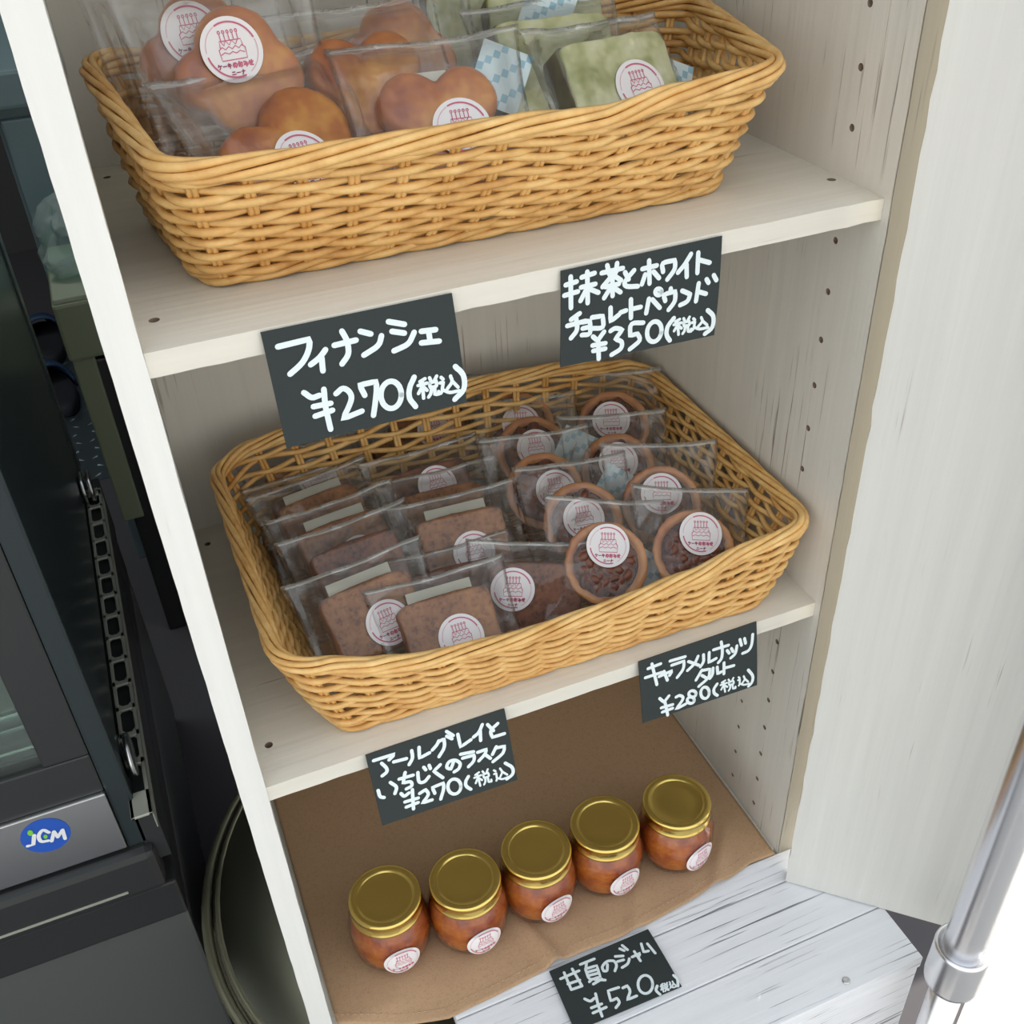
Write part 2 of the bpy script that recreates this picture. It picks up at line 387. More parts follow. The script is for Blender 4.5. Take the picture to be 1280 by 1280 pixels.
# ---------------------------------------------------------------- linen cloth
def cloth():
    hem = [at(*p, 2, Z3) for p in ((418, 1282), (462, 1281), (505, 1281), (562, 1273), (625, 1243), (687, 1211), (742, 1188), (798, 1163), (855, 1133), (915, 1099), (938, 1080), (962, 1071))]
    xs = [h.x for h in hem]; ys = [h.y for h in hem]
    def hy(x):
        if x <= xs[0]: return ys[0]
        for i in range(len(xs) - 1):
            if x <= xs[i + 1]: return ys[i] + (ys[i + 1] - ys[i]) * (x - xs[i]) / (xs[i + 1] - xs[i])
        return ys[-1]
    bm = bmesh.new(); NX, NY = 130, 100; g = []
    x0, x1 = 0.0035, 0.4165; ov = {}
    def zf(x, y):
        f = max(0, min(1, (0.055 - y) / 0.07))
        n = noise.noise(Vector((x * 16, y * 9, 2.0))) * 0.0035 + noise.noise(Vector((x * 40, y * 26, 5))) * 0.0012
        fold = 0.006 * math.exp(-((x - 0.175 - (0.03 - y) * 0.25) / 0.006) ** 2) + 0.0035 * math.exp(-((x - 0.36 + (0.0 - y) * 0.8) / 0.008) ** 2) + 0.003 * math.exp(-((x - 0.275 - (y) * 0.5) / 0.007) ** 2)
        return Z3 + 0.0006 + max(0, (0.0018 + 1.5 * n + 1.35 * fold) * f) + 0.0004 * max(0, noise.noise(Vector((x * 20, y * 20, 9))) + .3)
    for j in range(NY + 1):
        row = []
        for i in range(NX + 1):
            x = x0 + (x1 - x0) * i / NX; t = j / NY
            y = (D - 0.003) * (1 - t) + hy(x) * t
            z = zf(x, y)
            if x < 0.1 and y < 0.0: z -= 0.35 * (0.0 - y) * max(0, (0.1 - x) / 0.1)
            row.append(bm.verts.new((x, y, z)))
        g.append(row)
    for j in range(NY):
        for i in range(NX): bm.faces.new((g[j + 1][i], g[j + 1][i + 1], g[j][i + 1], g[j][i]))
    o = thing('linen_cloth', 'brown linen cloth spread under the row of jam jars', 'cloth', (0.2, 0.1, Z3))
    for v in bm.verts: v.co -= o.location
    c = link('fabric', finish(bm, 'fabric', m_cloth), o)
    md = c.modifiers.new('thickness', 'SOLIDIFY'); md.thickness = 0.0007; md.offset = 1
    # hem band and its stitches
    bm = bmesh.new(); P = []
    n = 170
    for i in range(n + 1):
        x = x0 + (x1 - x0) * i / n; y = hy(x) + 0.0085; z = zf(x, y)
        if x < 0.1 and y < 0: z -= 0.35 * (-y) * max(0, (0.1 - x) / 0.1)
        P.append(Vector((x, y, z + 0.0009)) - o.location)
    for i in range(0, n, 2):
        a, b = P[i], P[i + 1]
        tube(bm, [a, (a + b) / 2 + Vector((0, 0, .0004)), b], 0.0004, 5)
    st = link('hem_stitching', finish(bm, 'hem_stitching', m_stitch), o); st['kind'] = 'stuff'
cloth()

# ---------------------------------------------------------------- wicker baskets
def rrect(corners, rads, n=16):
    """closed rounded quadrilateral; corners in order FL, FR, BR, BL; returns points and is counter-clockwise seen from above"""
    pts = []
    for i in range(4):
        p = Vector(corners[i]); a = Vector(corners[i - 1]); b = Vector(corners[(i + 1) % 4]); r = rads
        s = p + (a - p).normalized() * r; e = p + (b - p).normalized() * r
        for k in range(n + 1):
            t = k / n; pts.append(s * (1 - t) ** 2 + p * 2 * t * (1 - t) + e * t * t)
    return pts
def resample(pts, N):
    P = pts + [pts[0]]; L = [0]
    for a, b in zip(P, P[1:]): L.append(L[-1] + (b - a).length)
    out = []; j = 0
    for i in range(N):
        d = L[-1] * i / N
        while L[j + 1] < d: j += 1
        t = (d - L[j]) / max(1e-9, L[j + 1] - L[j]); out.append(P[j].lerp(P[j + 1], t))
    return out
def interp(tab, x):
    if x <= tab[0][0]: return tab[0][1]
    for a, b in zip(tab, tab[1:]):
        if x <= b[0]:
            t = (x - a[0]) / (b[0] - a[0]); t = t * t * (3 - 2 * t) * 0.5 + t * 0.5
            return a[1] + (b[1] - a[1]) * t
    return tab[-1][1]
def basket(label, z0, base, top, hf, hb, stakes, rows, seed, crad=0.024, sr=0.00225, rr=0.0032):
    rnd = random.Random(seed)
    cx = sum(p[0] for p in base) / 4; cy = sum(p[1] for p in base) / 4
    o = thing('wicker_basket', label, 'basket', (cx, cy, z0))
    org = Vector((cx, cy, z0)); N = stakes * 6
    BP = resample(rrect([(x - cx, y - cy, 0) for x, y in base], crad * 0.8), N)
    TP = resample(rrect([(x - cx, y - cy, 0) for x, y in top], crad), N)
    yf = top[0][1] - cy; yb = top[2][1] - cy
    H = []
    for p in TP:
        t = max(0, min(1, (p.y - yf) / (yb - yf))); H.append(interp(hf, p.x + cx) * (1 - t) + interp(hb, p.x + cx) * t)
    def S(i, v, off=0.0, j=0.0):
        i0 = int(math.floor(i)) % N; i1 = (i0 + 1) % N; f = i - math.floor(i)
        b = BP[i0].lerp(BP[i1], f); t = TP[i0].lerp(TP[i1], f); h = H[i0] * (1 - f) + H[i1] * f
        bow = 0.004 * math.sin(PI * v)
        p = b.lerp(t, v ** 0.85); p.z = h * v + 0.002
        tg = (TP[(i0 + 2) % N] - TP[(i0 - 2) % N]).normalized(); nr = Vector((tg.y, -tg.x, 0))
        return p + nr * (off + bow * 0.3)
    # weavers: each a ring strand passing alternately in front of and behind the stakes
    for k in range(rows):
        v = 0.06 + 0.84 * (k + 0.5) / rows; ph = k % 2
        pts = []; rads = []
        jit = rnd.uniform(0, 10)
        M_ = stakes * 6
        for i in range(M_):
            u_ = i * N / M_; s = u_ / 6.0 / 1.0
            off = math.cos(PI * (s + ph)) * 0.0030
            vv = v + 0.013 * math.sin(PI * s * 0.5 + jit) + 0.022 * noise.noise(Vector((s * 0.45, k * 3.1, seed)))
            pts.append(S(u_, vv, off)); rads.append(sr * (1 + 0.18 * noise.noise(Vector((s * 0.5, k, seed)))))
        bm = bmesh.new(); tube(bm, pts, rads, 6, True)
        link('weaver', finish(bm, 'weaver', m_wick), o)
    # stakes
    for k in range(stakes):
        bm = bmesh.new(); i = k * 6 + 0.0
        for d in (-0.32, 0.32):
            tube(bm, [S(i + d, v, 0.0) for v in (0.0, 0.25, 0.5, 0.75, 0.95)], sr * 0.8, 5)
        link('stake', finish(bm, 'stake', m_wick), o)
    # rim: strands that wrap round each other, plus a foot braid
    for q in range(6):
        bm = bmesh.new(); pts = []; rads = []
        turns = stakes // 7
        for i in range(N):
            a = 2 * PI * (turns * i / N + q / 6)
            p = S(i, 0.955, math.cos(a) * rr * 1.25); p.z += math.sin(a) * rr * 1.35
            pts.append(p); rads.append(rr * 0.66 * (1 + 0.3 * noise.noise(Vector((i * 0.09, q, seed)))))
        tube(bm, pts, rads, 6, True); link('rim_strand', finish(bm, 'rim_strand', m_wick), o)
    for q in range(3):
        bm = bmesh.new(); pts = []
        for i in range(N):
            a = 2 * PI * (stakes // 4 * i / N + q / 3)
            p = S(i, 0.03, math.cos(a) * sr * 1.2); p.z = 0.0045 + math.sin(a) * sr * 0.9
            pts.append(p)
        tube(bm, pts, sr * 0.95, 6, True); link('foot_strand', finish(bm, 'foot_strand', m_wick), o)
    # woven floor
    xs = [p.x for p in BP]; ys = [p.y for p in BP]; bm = bmesh.new()
    y = min(ys) + 0.006; r = 0
    while y < max(ys) - 0.004:
        n = 46; x0, x1 = min(p.x for p in BP if abs(p.y - y) < 0.012 and p.x < 0), max(p.x for p in BP if abs(p.y - y) < 0.012 and p.x > 0)
        x0, x1 = x0 + 0.009, x1 - 0.009
        tube(bm, [(x0 + (x1 - x0) * i / n, y, 0.0042 + 0.0013 * math.cos(PI * (i / 2 + r))) for i in range(n + 1)], 0.0017, 5)
        y += 0.0042; r += 1
    f = link('basket_floor', finish(bm, 'basket_floor', m_wick), o); f['kind'] = 'stuff'
    return o
basket('honey coloured wicker basket of round sponge cakes on the upper shelf', Z1,
       [(0.040, 0.060), (0.342, 0.054), (0.372, 0.185), (0.026, 0.185)], [(0.028, 0.020), (0.358, 0.020), (0.402, 0.200), (0.010, 0.200)],
       [(0.03, 0.073), (0.09, 0.0705), (0.2, 0.0695), (0.25, 0.066), (0.29, 0.0715), (0.35, 0.075)], [(0.01, 0.090), (0.1, 0.082), (0.3, 0.084), (0.40, 0.080)], 40, 14, 3)
basket('honey coloured wicker basket of rusks and tarts on the middle shelf', Z2,
       [(0.056, 0.024), (0.386, 0.016), (0.388, 0.24), (0.052, 0.24)], [(0.026, 0.010), (0.4115, 0.006), (0.4115, 0.262), (0.026, 0.262)],
       [(0.03, 0.086), (0.053, 0.080), (0.085, 0.066), (0.118, 0.057), (0.184, 0.051), (0.25, 0.053), (0.318, 0.059), (0.352, 0.068), (0.41, 0.074)],
       [(0.03, 0.084), (0.057, 0.094), (0.085, 0.098), (0.244, 0.103), (0.318, 0.099), (0.39, 0.085), (0.41, 0.08)], 44, 13, 11)

# ---------------------------------------------------------------- round sticker with the cake drawing
def circ(cx, cy, rx, ry, a0=0, a1=360, n=18):
    return [(cx + rx * math.cos(math.radians(a0 + (a1 - a0) * i / n)), cy + ry * math.sin(math.radians(a0 + (a1 - a0) * i / n))) for i in range(n + 1)]
SR = 0.0163
def sticker_meshes():
    bm = bmesh.new(); vs = []
    top = [bm.verts.new((SR * math.cos(2 * PI * k / 40), 0, SR * math.sin(2 * PI * k / 40))) for k in range(40)]
    bot = [bm.verts.new((v.co.x, 0.0003, v.co.z)) for v in top]
    bm.faces.new(top)
    for k in range(40): bm.faces.new((top[(k + 1) % 40], top[k], bot[k], bot[(k + 1) % 40]))
    me = finish(bm, 'sticker', m_paper, False)
    bm = bmesh.new(); n3 = Vector((0, -1, 0)); f = lambda x, y: Vector((x * SR, 0, y * SR))
    pk = []  # pink drawing
    pk.append(circ(0, 0, 0.83, 0.83, 20, 115)); pk.append(circ(0, 0, 0.83, 0.83, 190, 285))
    thin = [circ(0, 0, 0.83, 0.83, -60, 15), circ(0, 0, 0.83, 0.83, 120, 180)]
    cake = [[(-.42, .02), (-.40, -.30), (.42, -.30), (.44, .02)], [(-.42, .02), (-.30, .10), (-.20, .02), (-.08, .10), (.02, .02), (.13, .10), (.24, .02), (.34, .10), (.44, .02)],
            [(-.38, -.12), (-.25, -.06), (-.12, -.12), (0, -.06), (.12, -.12), (.25, -.06), (.38, -.12)],
            [(-.36, .08), (-.34, .28), (.36, .28), (.38, .08)], [(-.3, .28), (-.22, .14), (-.14, .28), (-.04, .14), (.06, .28), (.16, .14), (.26, .28)]]
    for i in range(5):
        x = -.28 + .14 * i; cake.append([(x, .28), (x, .46)]); cake.append(circ(x, .54, .035, .05, 0, 360, 8))
    # text: kana drawn as pen strokes in little boxes
    KE = [[(.3, 1), (.05, .55)], [(.2, .72), (.95, .72)], [(.62, .72), (.55, .3), (.25, 0)]]
    BAR = [[(.08, .5), (.92, .5)]]
    KI = [[(.12, .72), (.85, .8)], [(.08, .4), (.92, .48)], [(.4, 1), (.58, 0)]]
    NO = [[(.52, .85), (.42, .3), (.2, .15), (.06, .45), (.3, .85), (.7, .88), (.95, .5), (.6, .08)]]
    OO = [[(.1, .7), (.65, .74)], [(.35, 1), (.35, .15), (.12, .12), (.15, .38), (.6, .5), (.88, .3), (.6, .05)], [(.75, .85), (.95, .65)]]
    MI = [[(.2, .88), (.6, .88), (.3, .3), (.08, .25), (.2, .48), (.95, .3)], [(.78, .65), (.6, .02)]]
    SE = [[(.05, .55), (.95, .68)], [(.72, .95), (.7, .4), (.6, .38)], [(.3, .88), (.32, .15), (.85, .1)]]
    NI = [[(.2, .75), (.8, .75)], [(.05, .2), (.95, .2)]]
    NA = [[(.08, .65), (.92, .65)], [(.52, 1), (.5, .45), (.2, 0)]]
    txt = []; bold = []
    for i, g in enumerate((KE, BAR, KI)):
        for s in g: txt.append([(-.60 + .155 * i + x * .13, -.53 + y * .14) for x, y in s])
    for i, g in enumerate((NO, OO, MI, SE)):
        for s in g: bold.append([(-.12 + .175 * i + x * .155, -.55 + y * .17) for x, y in s])
    for i, g in enumerate((NI, BAR, NA)):
        for s in g: txt.append([(-.22 + .16 * i + x * .13, -.76 + y * .13) for x, y in s])
    strokes(bm, pk, SR * 0.055, f, n3, 0.0002, 0); strokes(bm, thin, SR * 0.02, f, n3, 0.0002, 1)
    strokes(bm, cake, SR * 0.03, f, n3, 0.0002, 0)
    strokes(bm, txt, SR * 0.034, f, n3, 0.0002, 2); strokes(bm, bold, SR * 0.05, f, n3, 0.0002, 0)
    pm = finish(bm, 'printed_cake_logo', [m_pink, m_palepink, m_ink], False)
    return me, pm
ME_ST, ME_PR = sticker_meshes()
def add_sticker(par, loc, rot=(0, 0, 0), scale=1.0):
    s = link('sticker', ME_ST, par); s.location = loc; s.rotation_euler = rot; s.scale = (scale,) * 3
    p = link('printed_logo', ME_PR, s); p.location = (0, -0.0001, 0)
    return s

# ---------------------------------------------------------------- packaged cakes
def slab(name, outline, th, M, rnd=0.004, dome=0.0, nz=0.0006, seed=0, rings=7):
    """solid cake of a given outline (x,z) and thickness along y with rounded edges"""
    bm = bmesh.new(); n = len(outline); R = []
    prof = [(0.0, -1.0)]
    levels = []
    for k in range(rings + 1):
        a = PI / 2 * k / rings; levels.append((1 - math.cos(a), math.sin(a)))
    def ring(scale, inset, y):
        rr_ = []
        for x, z in outline:
            d = math.hypot(x, z) + 1e-9; s = max(0.0, (d - inset)) / d * scale
            rr_.append(bm.verts.new((x * s, y, z * s)))
        return rr_
    seq = []
    for s in (0.12, 0.35, 0.6, 0.8): seq.append((s, rnd * s, -th / 2 - dome * (1 - s * s)))
    for k in range(rings + 1):
        a = PI / 2 * k / rings; seq.append((1, rnd * (1 - math.sin(a)), -th / 2 + rnd * (1 - math.cos(a))))
    for k in range(rings, -1, -1):
        a = PI / 2 * k / rings; seq.append((1, rnd * (1 - math.sin(a)), th / 2 - rnd * (1 - math.cos(a))))
    for s in (0.8, 0.5, 0.2): seq.append((s, rnd * s, th / 2))
    for s in seq: R.append(ring(*s))
    for a, b in zip(R, R[1:]):
        for i in range(n): bm.faces.new((a[i], a[(i + 1) % n], b[(i + 1) % n], b[i]))
    bm.faces.new(list(reversed(R[0]))); bm.faces.new(R[-1])
    for v in bm.verts:
        v.co += noise.noise_vector(v.co * 160 + Vector((seed, 0, 0))) * nz + noise.noise_vector(v.co * 50 + Vector((seed, 4, 0))) * nz * 1.2
    bmesh.ops.recalc_face_normals(bm, faces=bm.faces[:])
    return finish(bm, name, M)
def ol_rect(w, h, r=0.006, k=6, bulge=0.0):
    pts = []
    for cx, cz, a0 in ((w / 2 - r, h / 2 - r, 0), (-w / 2 + r, h / 2 - r, 90), (-w / 2 + r, -h / 2 + r, 180), (w / 2 - r, -h / 2 + r, 270)):
        for i in range(k + 1):
            a = math.radians(a0 + 90 * i / k); pts.append(Vector((cx + r * math.cos(a), 0, cz + r * math.sin(a))))
    out = []
    P = pts + [pts[0]]
    for a, b in zip(P, P[1:]):
        m_ = max(1, int((b - a).length / 0.004))
        for j in range(m_):
            q = a.lerp(b, j / m_); z = q.z + (bulge * (1 - (2 * q.x / w) ** 2) if q.z > 0 else 0); out.append((q.x, z))
    return out
def ol_lobes(R, lobes, n=72):
    """outline of several overlapping round lobes (baked in a flower mould)"""
    out = []
    for i in range(n):
        a = 2 * PI * i / n; d = Vector((math.cos(a), math.sin(a))); best = 0
        for (x, z, r) in lobes:
            c = Vector((x, z)); b = d.dot(c); q = b * b - (c.length_squared - r * r)
            if q > 0: best = max(best, b + math.sqrt(q))
        out.append((d.x * best * R, d.y * best * R))
    sm = []
    for i in range(n):
        p = [Vector(out[(i + k) % n]) for k in (-1, 0, 1)]; q = p[0] * .25 + p[1] * .5 + p[2] * .25; sm.append((q.x, q.y))
    return sm

def bag_mesh(w, h, cw, ch, th, cz, seed, round_=False):
    """flow-pack bag: two crinkled film sheets that bulge over the cake and meet at the seams"""
    bm = bmesh.new(); NX, NZ = 30, 28; S = Vector((seed * 7.3, seed * 1.7, 0))
    def tfun(x, z):
        if round_:
            d = math.hypot(x / (cw / 2), (z - cz) / (ch / 2)); q = max(0.0, min(1.0, (1.62 - d) / 0.62))
        else:
            dx = max(0, abs(x) - cw / 2) / max(1e-6, (w / 2 - cw / 2)); zz_ = z - cz
            lim = (h / 2 - cz) if zz_ > 0 else (h / 2 + cz)
            dz = max(0, abs(zz_) - ch / 2) / max(1e-6, lim - ch / 2); q = max(0.0, 1 - math.hypot(dx, dz) ** 0.85)
        q = max(0.0, min(1.0, (q - 0.18) / 0.82)); q = q * q * (3 - 2 * q)
        e = min(w / 2 - abs(x), h / 2 - abs(z)); return q * min(1, e / 0.005)
    gr = {}
    for s in (-1, 1):
        for j in range(NZ + 1):
            for i in range(NX + 1):
                u = i / NX; v = j / NZ
                x = (u - .5) * w; z = (v - .5) * h
                edge = i in (0, NX) or j in (0, NZ)
                q = tfun(x, z)
                cr = noise.noise(Vector((x * 60, z * 60, s * 3)) + S) * 0.0011 + abs(noise.noise(Vector((x * 130 + z * 60, z * 40, s)) + S)) * 0.0011
                a = math.atan2(z - cz, x); cr += 0.0014 * math.sin(a * 9 + seed) * (1 - q) * (0 if edge else 1)
                y = s * (q * (th / 2 + 0.0016) + (0.0 if edge else cr * (1 - 0.75 * q) + 0.0003))
                # soft curl of whole sheet and pulled-in sides
                curl = 0.007 * noise.noise(Vector((x * 18, z * 18, 0)) + S) * (1 - q)
                pin = 1 - 0.05 * (1 - abs(2 * v - 1) ** 2) + 0.02 * noise.noise(Vector((z * 30, s, 1)) + S)
                cor = (abs(2 * u - 1) * abs(2 * v - 1)) ** 2
                vert = (x * (pin + 0.02 * cor), y + curl + 0.003 * cor * noise.noise(S + Vector((round(u), round(v), 0)) * 3.3), z + 0.0025 * cor * (1 if v > .5 else -1) + 0.0015 * noise.noise(Vector((x * 45, 2, round(v))) + S))
                if edge and s == 1: gr[s, i, j] = gr[-1, i, j]
                else: gr[s, i, j] = bm.verts.new(vert)
    for s in (-1, 1):
        for j in range(NZ):
            for i in range(NX):
                q = [gr[s, i, j], gr[s, i + 1, j], gr[s, i + 1, j + 1], gr[s, i, j + 1]]
                if s == 1: q.reverse()
                if len(set(q)) == 4:
                    f = bm.faces.new(q)
                    if j == NZ - 1: f.material_index = 1
    return finish(bm, 'film_bag', [m_film, m_seam])
def sachet_mesh():
    bm = bmesh.new(); w_, h_ = 0.030, 0.036; g = {}
    for s in (-1, 1):
        for j in range(9):
            for i in range(9):
                e = i in (0, 8) or j in (0, 8); x = (i / 8 - .5) * w_; z = (j / 8 - .5) * h_
                if e and s == 1: g[s, i, j] = g[-1, i, j]
                else: g[s, i, j] = bm.verts.new((x, s * (0 if e else 0.0018 * (1 - (2 * x / w_) ** 2) * (1 - (2 * z / h_) ** 2) + .0002), z))
    for s in (-1, 1):
        for j in range(8):
            for i in range(8):
                q = [g[s, i, j], g[s, i + 1, j], g[s, i + 1, j + 1], g[s, i, j + 1]]
                if s == 1: q.reverse()
                f = bm.faces.new(q)
                if (i * 3 + j * 5) % 4 == 0: f.material_index = 1
    return finish(bm, 'sachet', [m_packet, m_packprint], False)
ME_SACHET = sachet_mesh()
def label_mesh():
    return finish(box_bm((-0.024, -0.0002, -0.0045), (0.024, 0.0002, 0.0045)), 'back_label', m_label, False)
ME_LABEL = label_mesh()
def tart_meshes(seed):
    R = 0.0315; bm = bmesh.new(); n = 60
    prof = [(0.001, 0.008), (0.022, 0.008), (0.0245, 0.0065), (R * 0.98, -0.0065), (R * 1.0, -0.0085), (R * 0.965, -0.0098), (R * 0.86, -0.0094), (R * 0.80, -0.0070), (R * .76, -0.005), (0.001, -0.005)]
    rings = []
    for r, y in prof:
        rings.append([bm.verts.new(((r * (1 + 0.015 * math.cos(22 * 2 * PI * k / n / 1) * (r > .03))) * math.cos(2 * PI * k / n), y, r * math.sin(2 * PI * k / n))) for k in range(n)])
    for a, b in zip(rings, rings[1:]):
        for i in range(n): bm.faces.new((a[i], a[(i + 1) % n], b[(i + 1) % n], b[i]))
    for v in bm.verts: v.co += noise.noise_vector(v.co * 140 + Vector((seed, 0, 0))) * 0.0007
    bmesh.ops.recalc_face_normals(bm, faces=bm.faces[:])
    crust = finish(bm, 'tart_crust', m_crust)
    nuts = []
    rnd = random.Random(seed)
    for k in range(3):
        bm = bmesh.new(); bmesh.ops.create_icosphere(bm, subdivisions=2, radius=1)
        for v in bm.verts: v.co = Vector((v.co.x * 0.0078, v.co.y * 0.0044, v.co.z * 0.0056)) * (1 + 0.28 * noise.noise(v.co * 2.2 + Vector((k * 5, 0, 0))))
        nuts.append(finish(bm, 'nut', m_nut))
    bm = bmesh.new()
    capped(bm, [(0.0246, 0.0), (0.0243, 0.0012), (0.02, 0.002), (0.0005, 0.0024)], 40)
    bmesh.ops.rotate(bm, verts=bm.verts[:], matrix=Matrix.Rotation(PI / 2, 3, 'X'))
    for v in bm.verts: v.co += Vector((0, -0.0055, 0)) + noise.noise_vector(v.co * 120) * .0006
    car = finish(bm, 'caramel', m_caramel)
    return crust, nuts, car
TART = tart_meshes(3)
KIND = {}
def kinds():
    KIND['rusk'] = dict(cake=[slab('rusk', ol_rect(0.068, 0.050, 0.006, bulge=0.002), 0.016, M_, 0.004, 0, 0.0006, s) for M_, s in ((m_rusk, 1), (m_rusk_dark, 2), (m_rusk, 5))],
                        bag=[bag_mesh(0.104, 0.076, 0.068, 0.052, 0.016, -0.004, s) for s in (1, 2, 3, 4)], cz=-0.004, th=0.016)
    KIND['tart'] = dict(bag=[bag_mesh(0.092, 0.094, 0.062, 0.062, 0.018, -0.003, s, True) for s in (5, 6, 7, 8)], cz=-0.003, th=0.0205)
    heart = ol_lobes(0.034, [(-.45, .28, .56), (.45, .28, .56), (0, -.35, .62)])
    cloud = ol_lobes(0.0335, [(-.52, -.02, .48), (.12, .32, .68), (.5, -.12, .58), (0, -.35, .6)])
    pear = ol_lobes(0.042, [(.36, .10, .60), (-.46, -.16, .50), (0, -.2, .5)])
    KIND['sponge'] = dict(cake=[slab('sponge', o_, 0.017, m_fin, 0.0075, 0.002, 0.0007, s) for o_, s in ((heart, 1), (cloud, 2), (pear, 3))],
                          bag=[bag_mesh(0.108, 0.090, 0.070, 0.066, 0.019, -0.003, s) for s in (11, 12, 13)], cz=-0.003, th=0.021)
    KIND['matcha'] = dict(cake=[slab('matcha_cake', ol_rect(0.072, 0.060, 0.004, 4), 0.020, m_matcha, 0.003, 0, 0.0008, 4)],
                          bag=[bag_mesh(0.098, 0.084, 0.072, 0.062, 0.022, -0.003, s) for s in (21, 22, 23)], cz=-0.003, th=0.022)
kinds()
ME_CHOC = slab('white_chocolate', ol_rect(0.071, 0.059, 0.006, 4), 0.0035, m_whitechoc, 0.0015, 0, 0.0009, 9, 4)
NAMES = dict(rusk='packaged_rusk', tart='packaged_tart', sponge='packaged_sponge_cake', matcha='packaged_matcha_cake')
CAT = dict(rusk='rusk', tart='tart', sponge='cake', matcha='cake')
def pack(kind, px, py, ax, v, lean, yaw, roll, label, group, cake=0, bag=0, sx=0.0, sz=None, lab=True, sach=None, show=True, flip=False, srot=0):
    """one wrapped cake placed so that the middle of its sticker lies on the given photo sight line"""
    K = KIND[kind]; cz = K['cz']; sz_ = cz - 0.006 if sz is None else sz
    P = at(px, py, ax, v)
    R = Matrix.Rotation(math.radians(yaw), 4, 'Z') @ Matrix.Rotation(-math.radians(lean), 4, 'X') @ Matrix.Rotation(math.radians(roll), 4, 'Y')
    fy = -(K['th'] / 2 + 0.0026)
    loc = P - (R.to_3x3() @ Vector((sx, fy, sz_)))
    o = thing(NAMES[kind], label, CAT[kind], loc, group); o.rotation_euler = R.to_euler()
    if kind == 'tart':
        c = link('tart_shell', TART[0], o); c.location = (0, 0, cz)
        k = link('caramel', TART[2], o); k.location = (0, 0, cz)
        rnd = random.Random(int(px)); 
        for i in range(34):
            a = i * 2.4; r = 0.0205 * math.sqrt((i + 0.5) / 34)
            nn = link('nut', TART[1][i % 3], c); nn.location = (r * math.cos(a), -0.0066 - rnd.uniform(0, .0008), r * math.sin(a)); nn.rotation_euler = (rnd.uniform(-.4, .4), rnd.uniform(0, 6), rnd.uniform(-.4, .4))
    else:
        c = link(dict(rusk='rusk_slice', sponge='sponge', matcha='sponge')[kind], K['cake'][cake % len(K['cake'])], o); c.location = (0, 0, cz)
        if kind == 'matcha':
            q = link('white_chocolate_coat', ME_CHOC, o); q.location = (0, -0.0105, cz)
    link('film_bag', K['bag'][bag % len(K['bag'])], o)
    if lab:
        l = link('back_label', ME_LABEL, o); l.location = (0.0 if kind == 'rusk' else -0.014, 0.0015 if kind == 'rusk' else 0.006, cz + (0.0295 if kind == 'rusk' else 0.0275))
    if sach:
        s = link('sachet', ME_SACHET, o); s.location = (sach[0], sach[1] if len(sach) > 2 else 0.0, sach[-1]); s.rotation_euler = (0.1, 0.5, 0)
    if show:
        add_sticker(o, (sx, fy, sz_), (0, math.radians(srot), 0))
    return o
G1 = 'packaged earl grey and fig rusks'; G2 = 'packaged caramel nut tarts'; G3 = 'packaged sponge cakes'; G4 = 'packaged matcha cakes'
h = lambda x: Z2 + x
# left column of rusks, front to back
LC = [(486, 778, .041, 40, 6, -2), (470, 722, .040, 42, 8, 0), (452, 695, .040, 42, 8, 0), (425, 660, .040, 42, 10, 0), (408, 630, .046, 42, 8, 0), (397, 597, .054, 42, 5, 0)]
for i, (px, py, hh, ln, yw, rl) in enumerate(LC):
    pack('rusk', px, py, 2, h(hh), ln, yw, rl, lab=i in (0, 2, 3), sz=0.006 if i > 3 else None, label=['wrapped brown rusk at the front left corner of the middle basket', 'second wrapped rusk from the front in the left column', 'third wrapped rusk from the front in the left column',
         'fourth wrapped rusk from the front in the left column', 'fifth wrapped rusk from the front in the left column', 'rearmost wrapped rusk in the left column of the middle basket'][i], group=G1, cake=i, bag=i, sx=0.006, show=i in (0, 2, 4, 5))
MC = [(577, 796, .034, 46, -1, 0), (584, 756, .026, 52, -2, 0), (593, 690, .040, 42, -3, 0), (570, 655, .032, 46, -3, 0), (547, 606, .047, 42, 2, 0), (532, 585, .034, 44, 0, 0), (545, 538, .056, 42, -2, 0)]
for i, (px, py, hh, ln, yw, rl) in enumerate(MC):
    pack('rusk', px, py, 2, h(hh), ln, yw, rl, lab=i in (0, 2), sz=0.004 if i in (4, 6) else None, label=['brown rusk with big round sticker at the middle of the front rim', 'rusk hidden just behind the front middle rusk', 'brown rusk with white top label and round sticker in the basket centre', 'rusk half hidden behind the centre rusk',
         'rusk in the middle column with half its sticker showing', 'second rearmost wrapped rusk of the middle column', 'rearmost wrapped rusk of the middle column below the large price card'][i], group=G1, cake=i if i else 0, bag=i + 1, sx=0.004, show=i not in (1, 3, 5))
pack('rusk', 641, 737, 2, h(.034), 30, -14, 8, 'dark rusk wedged between the front rusk and the tarts', G1, cake=1, bag=2, sx=-0.018, sz=0.004, lab=False)
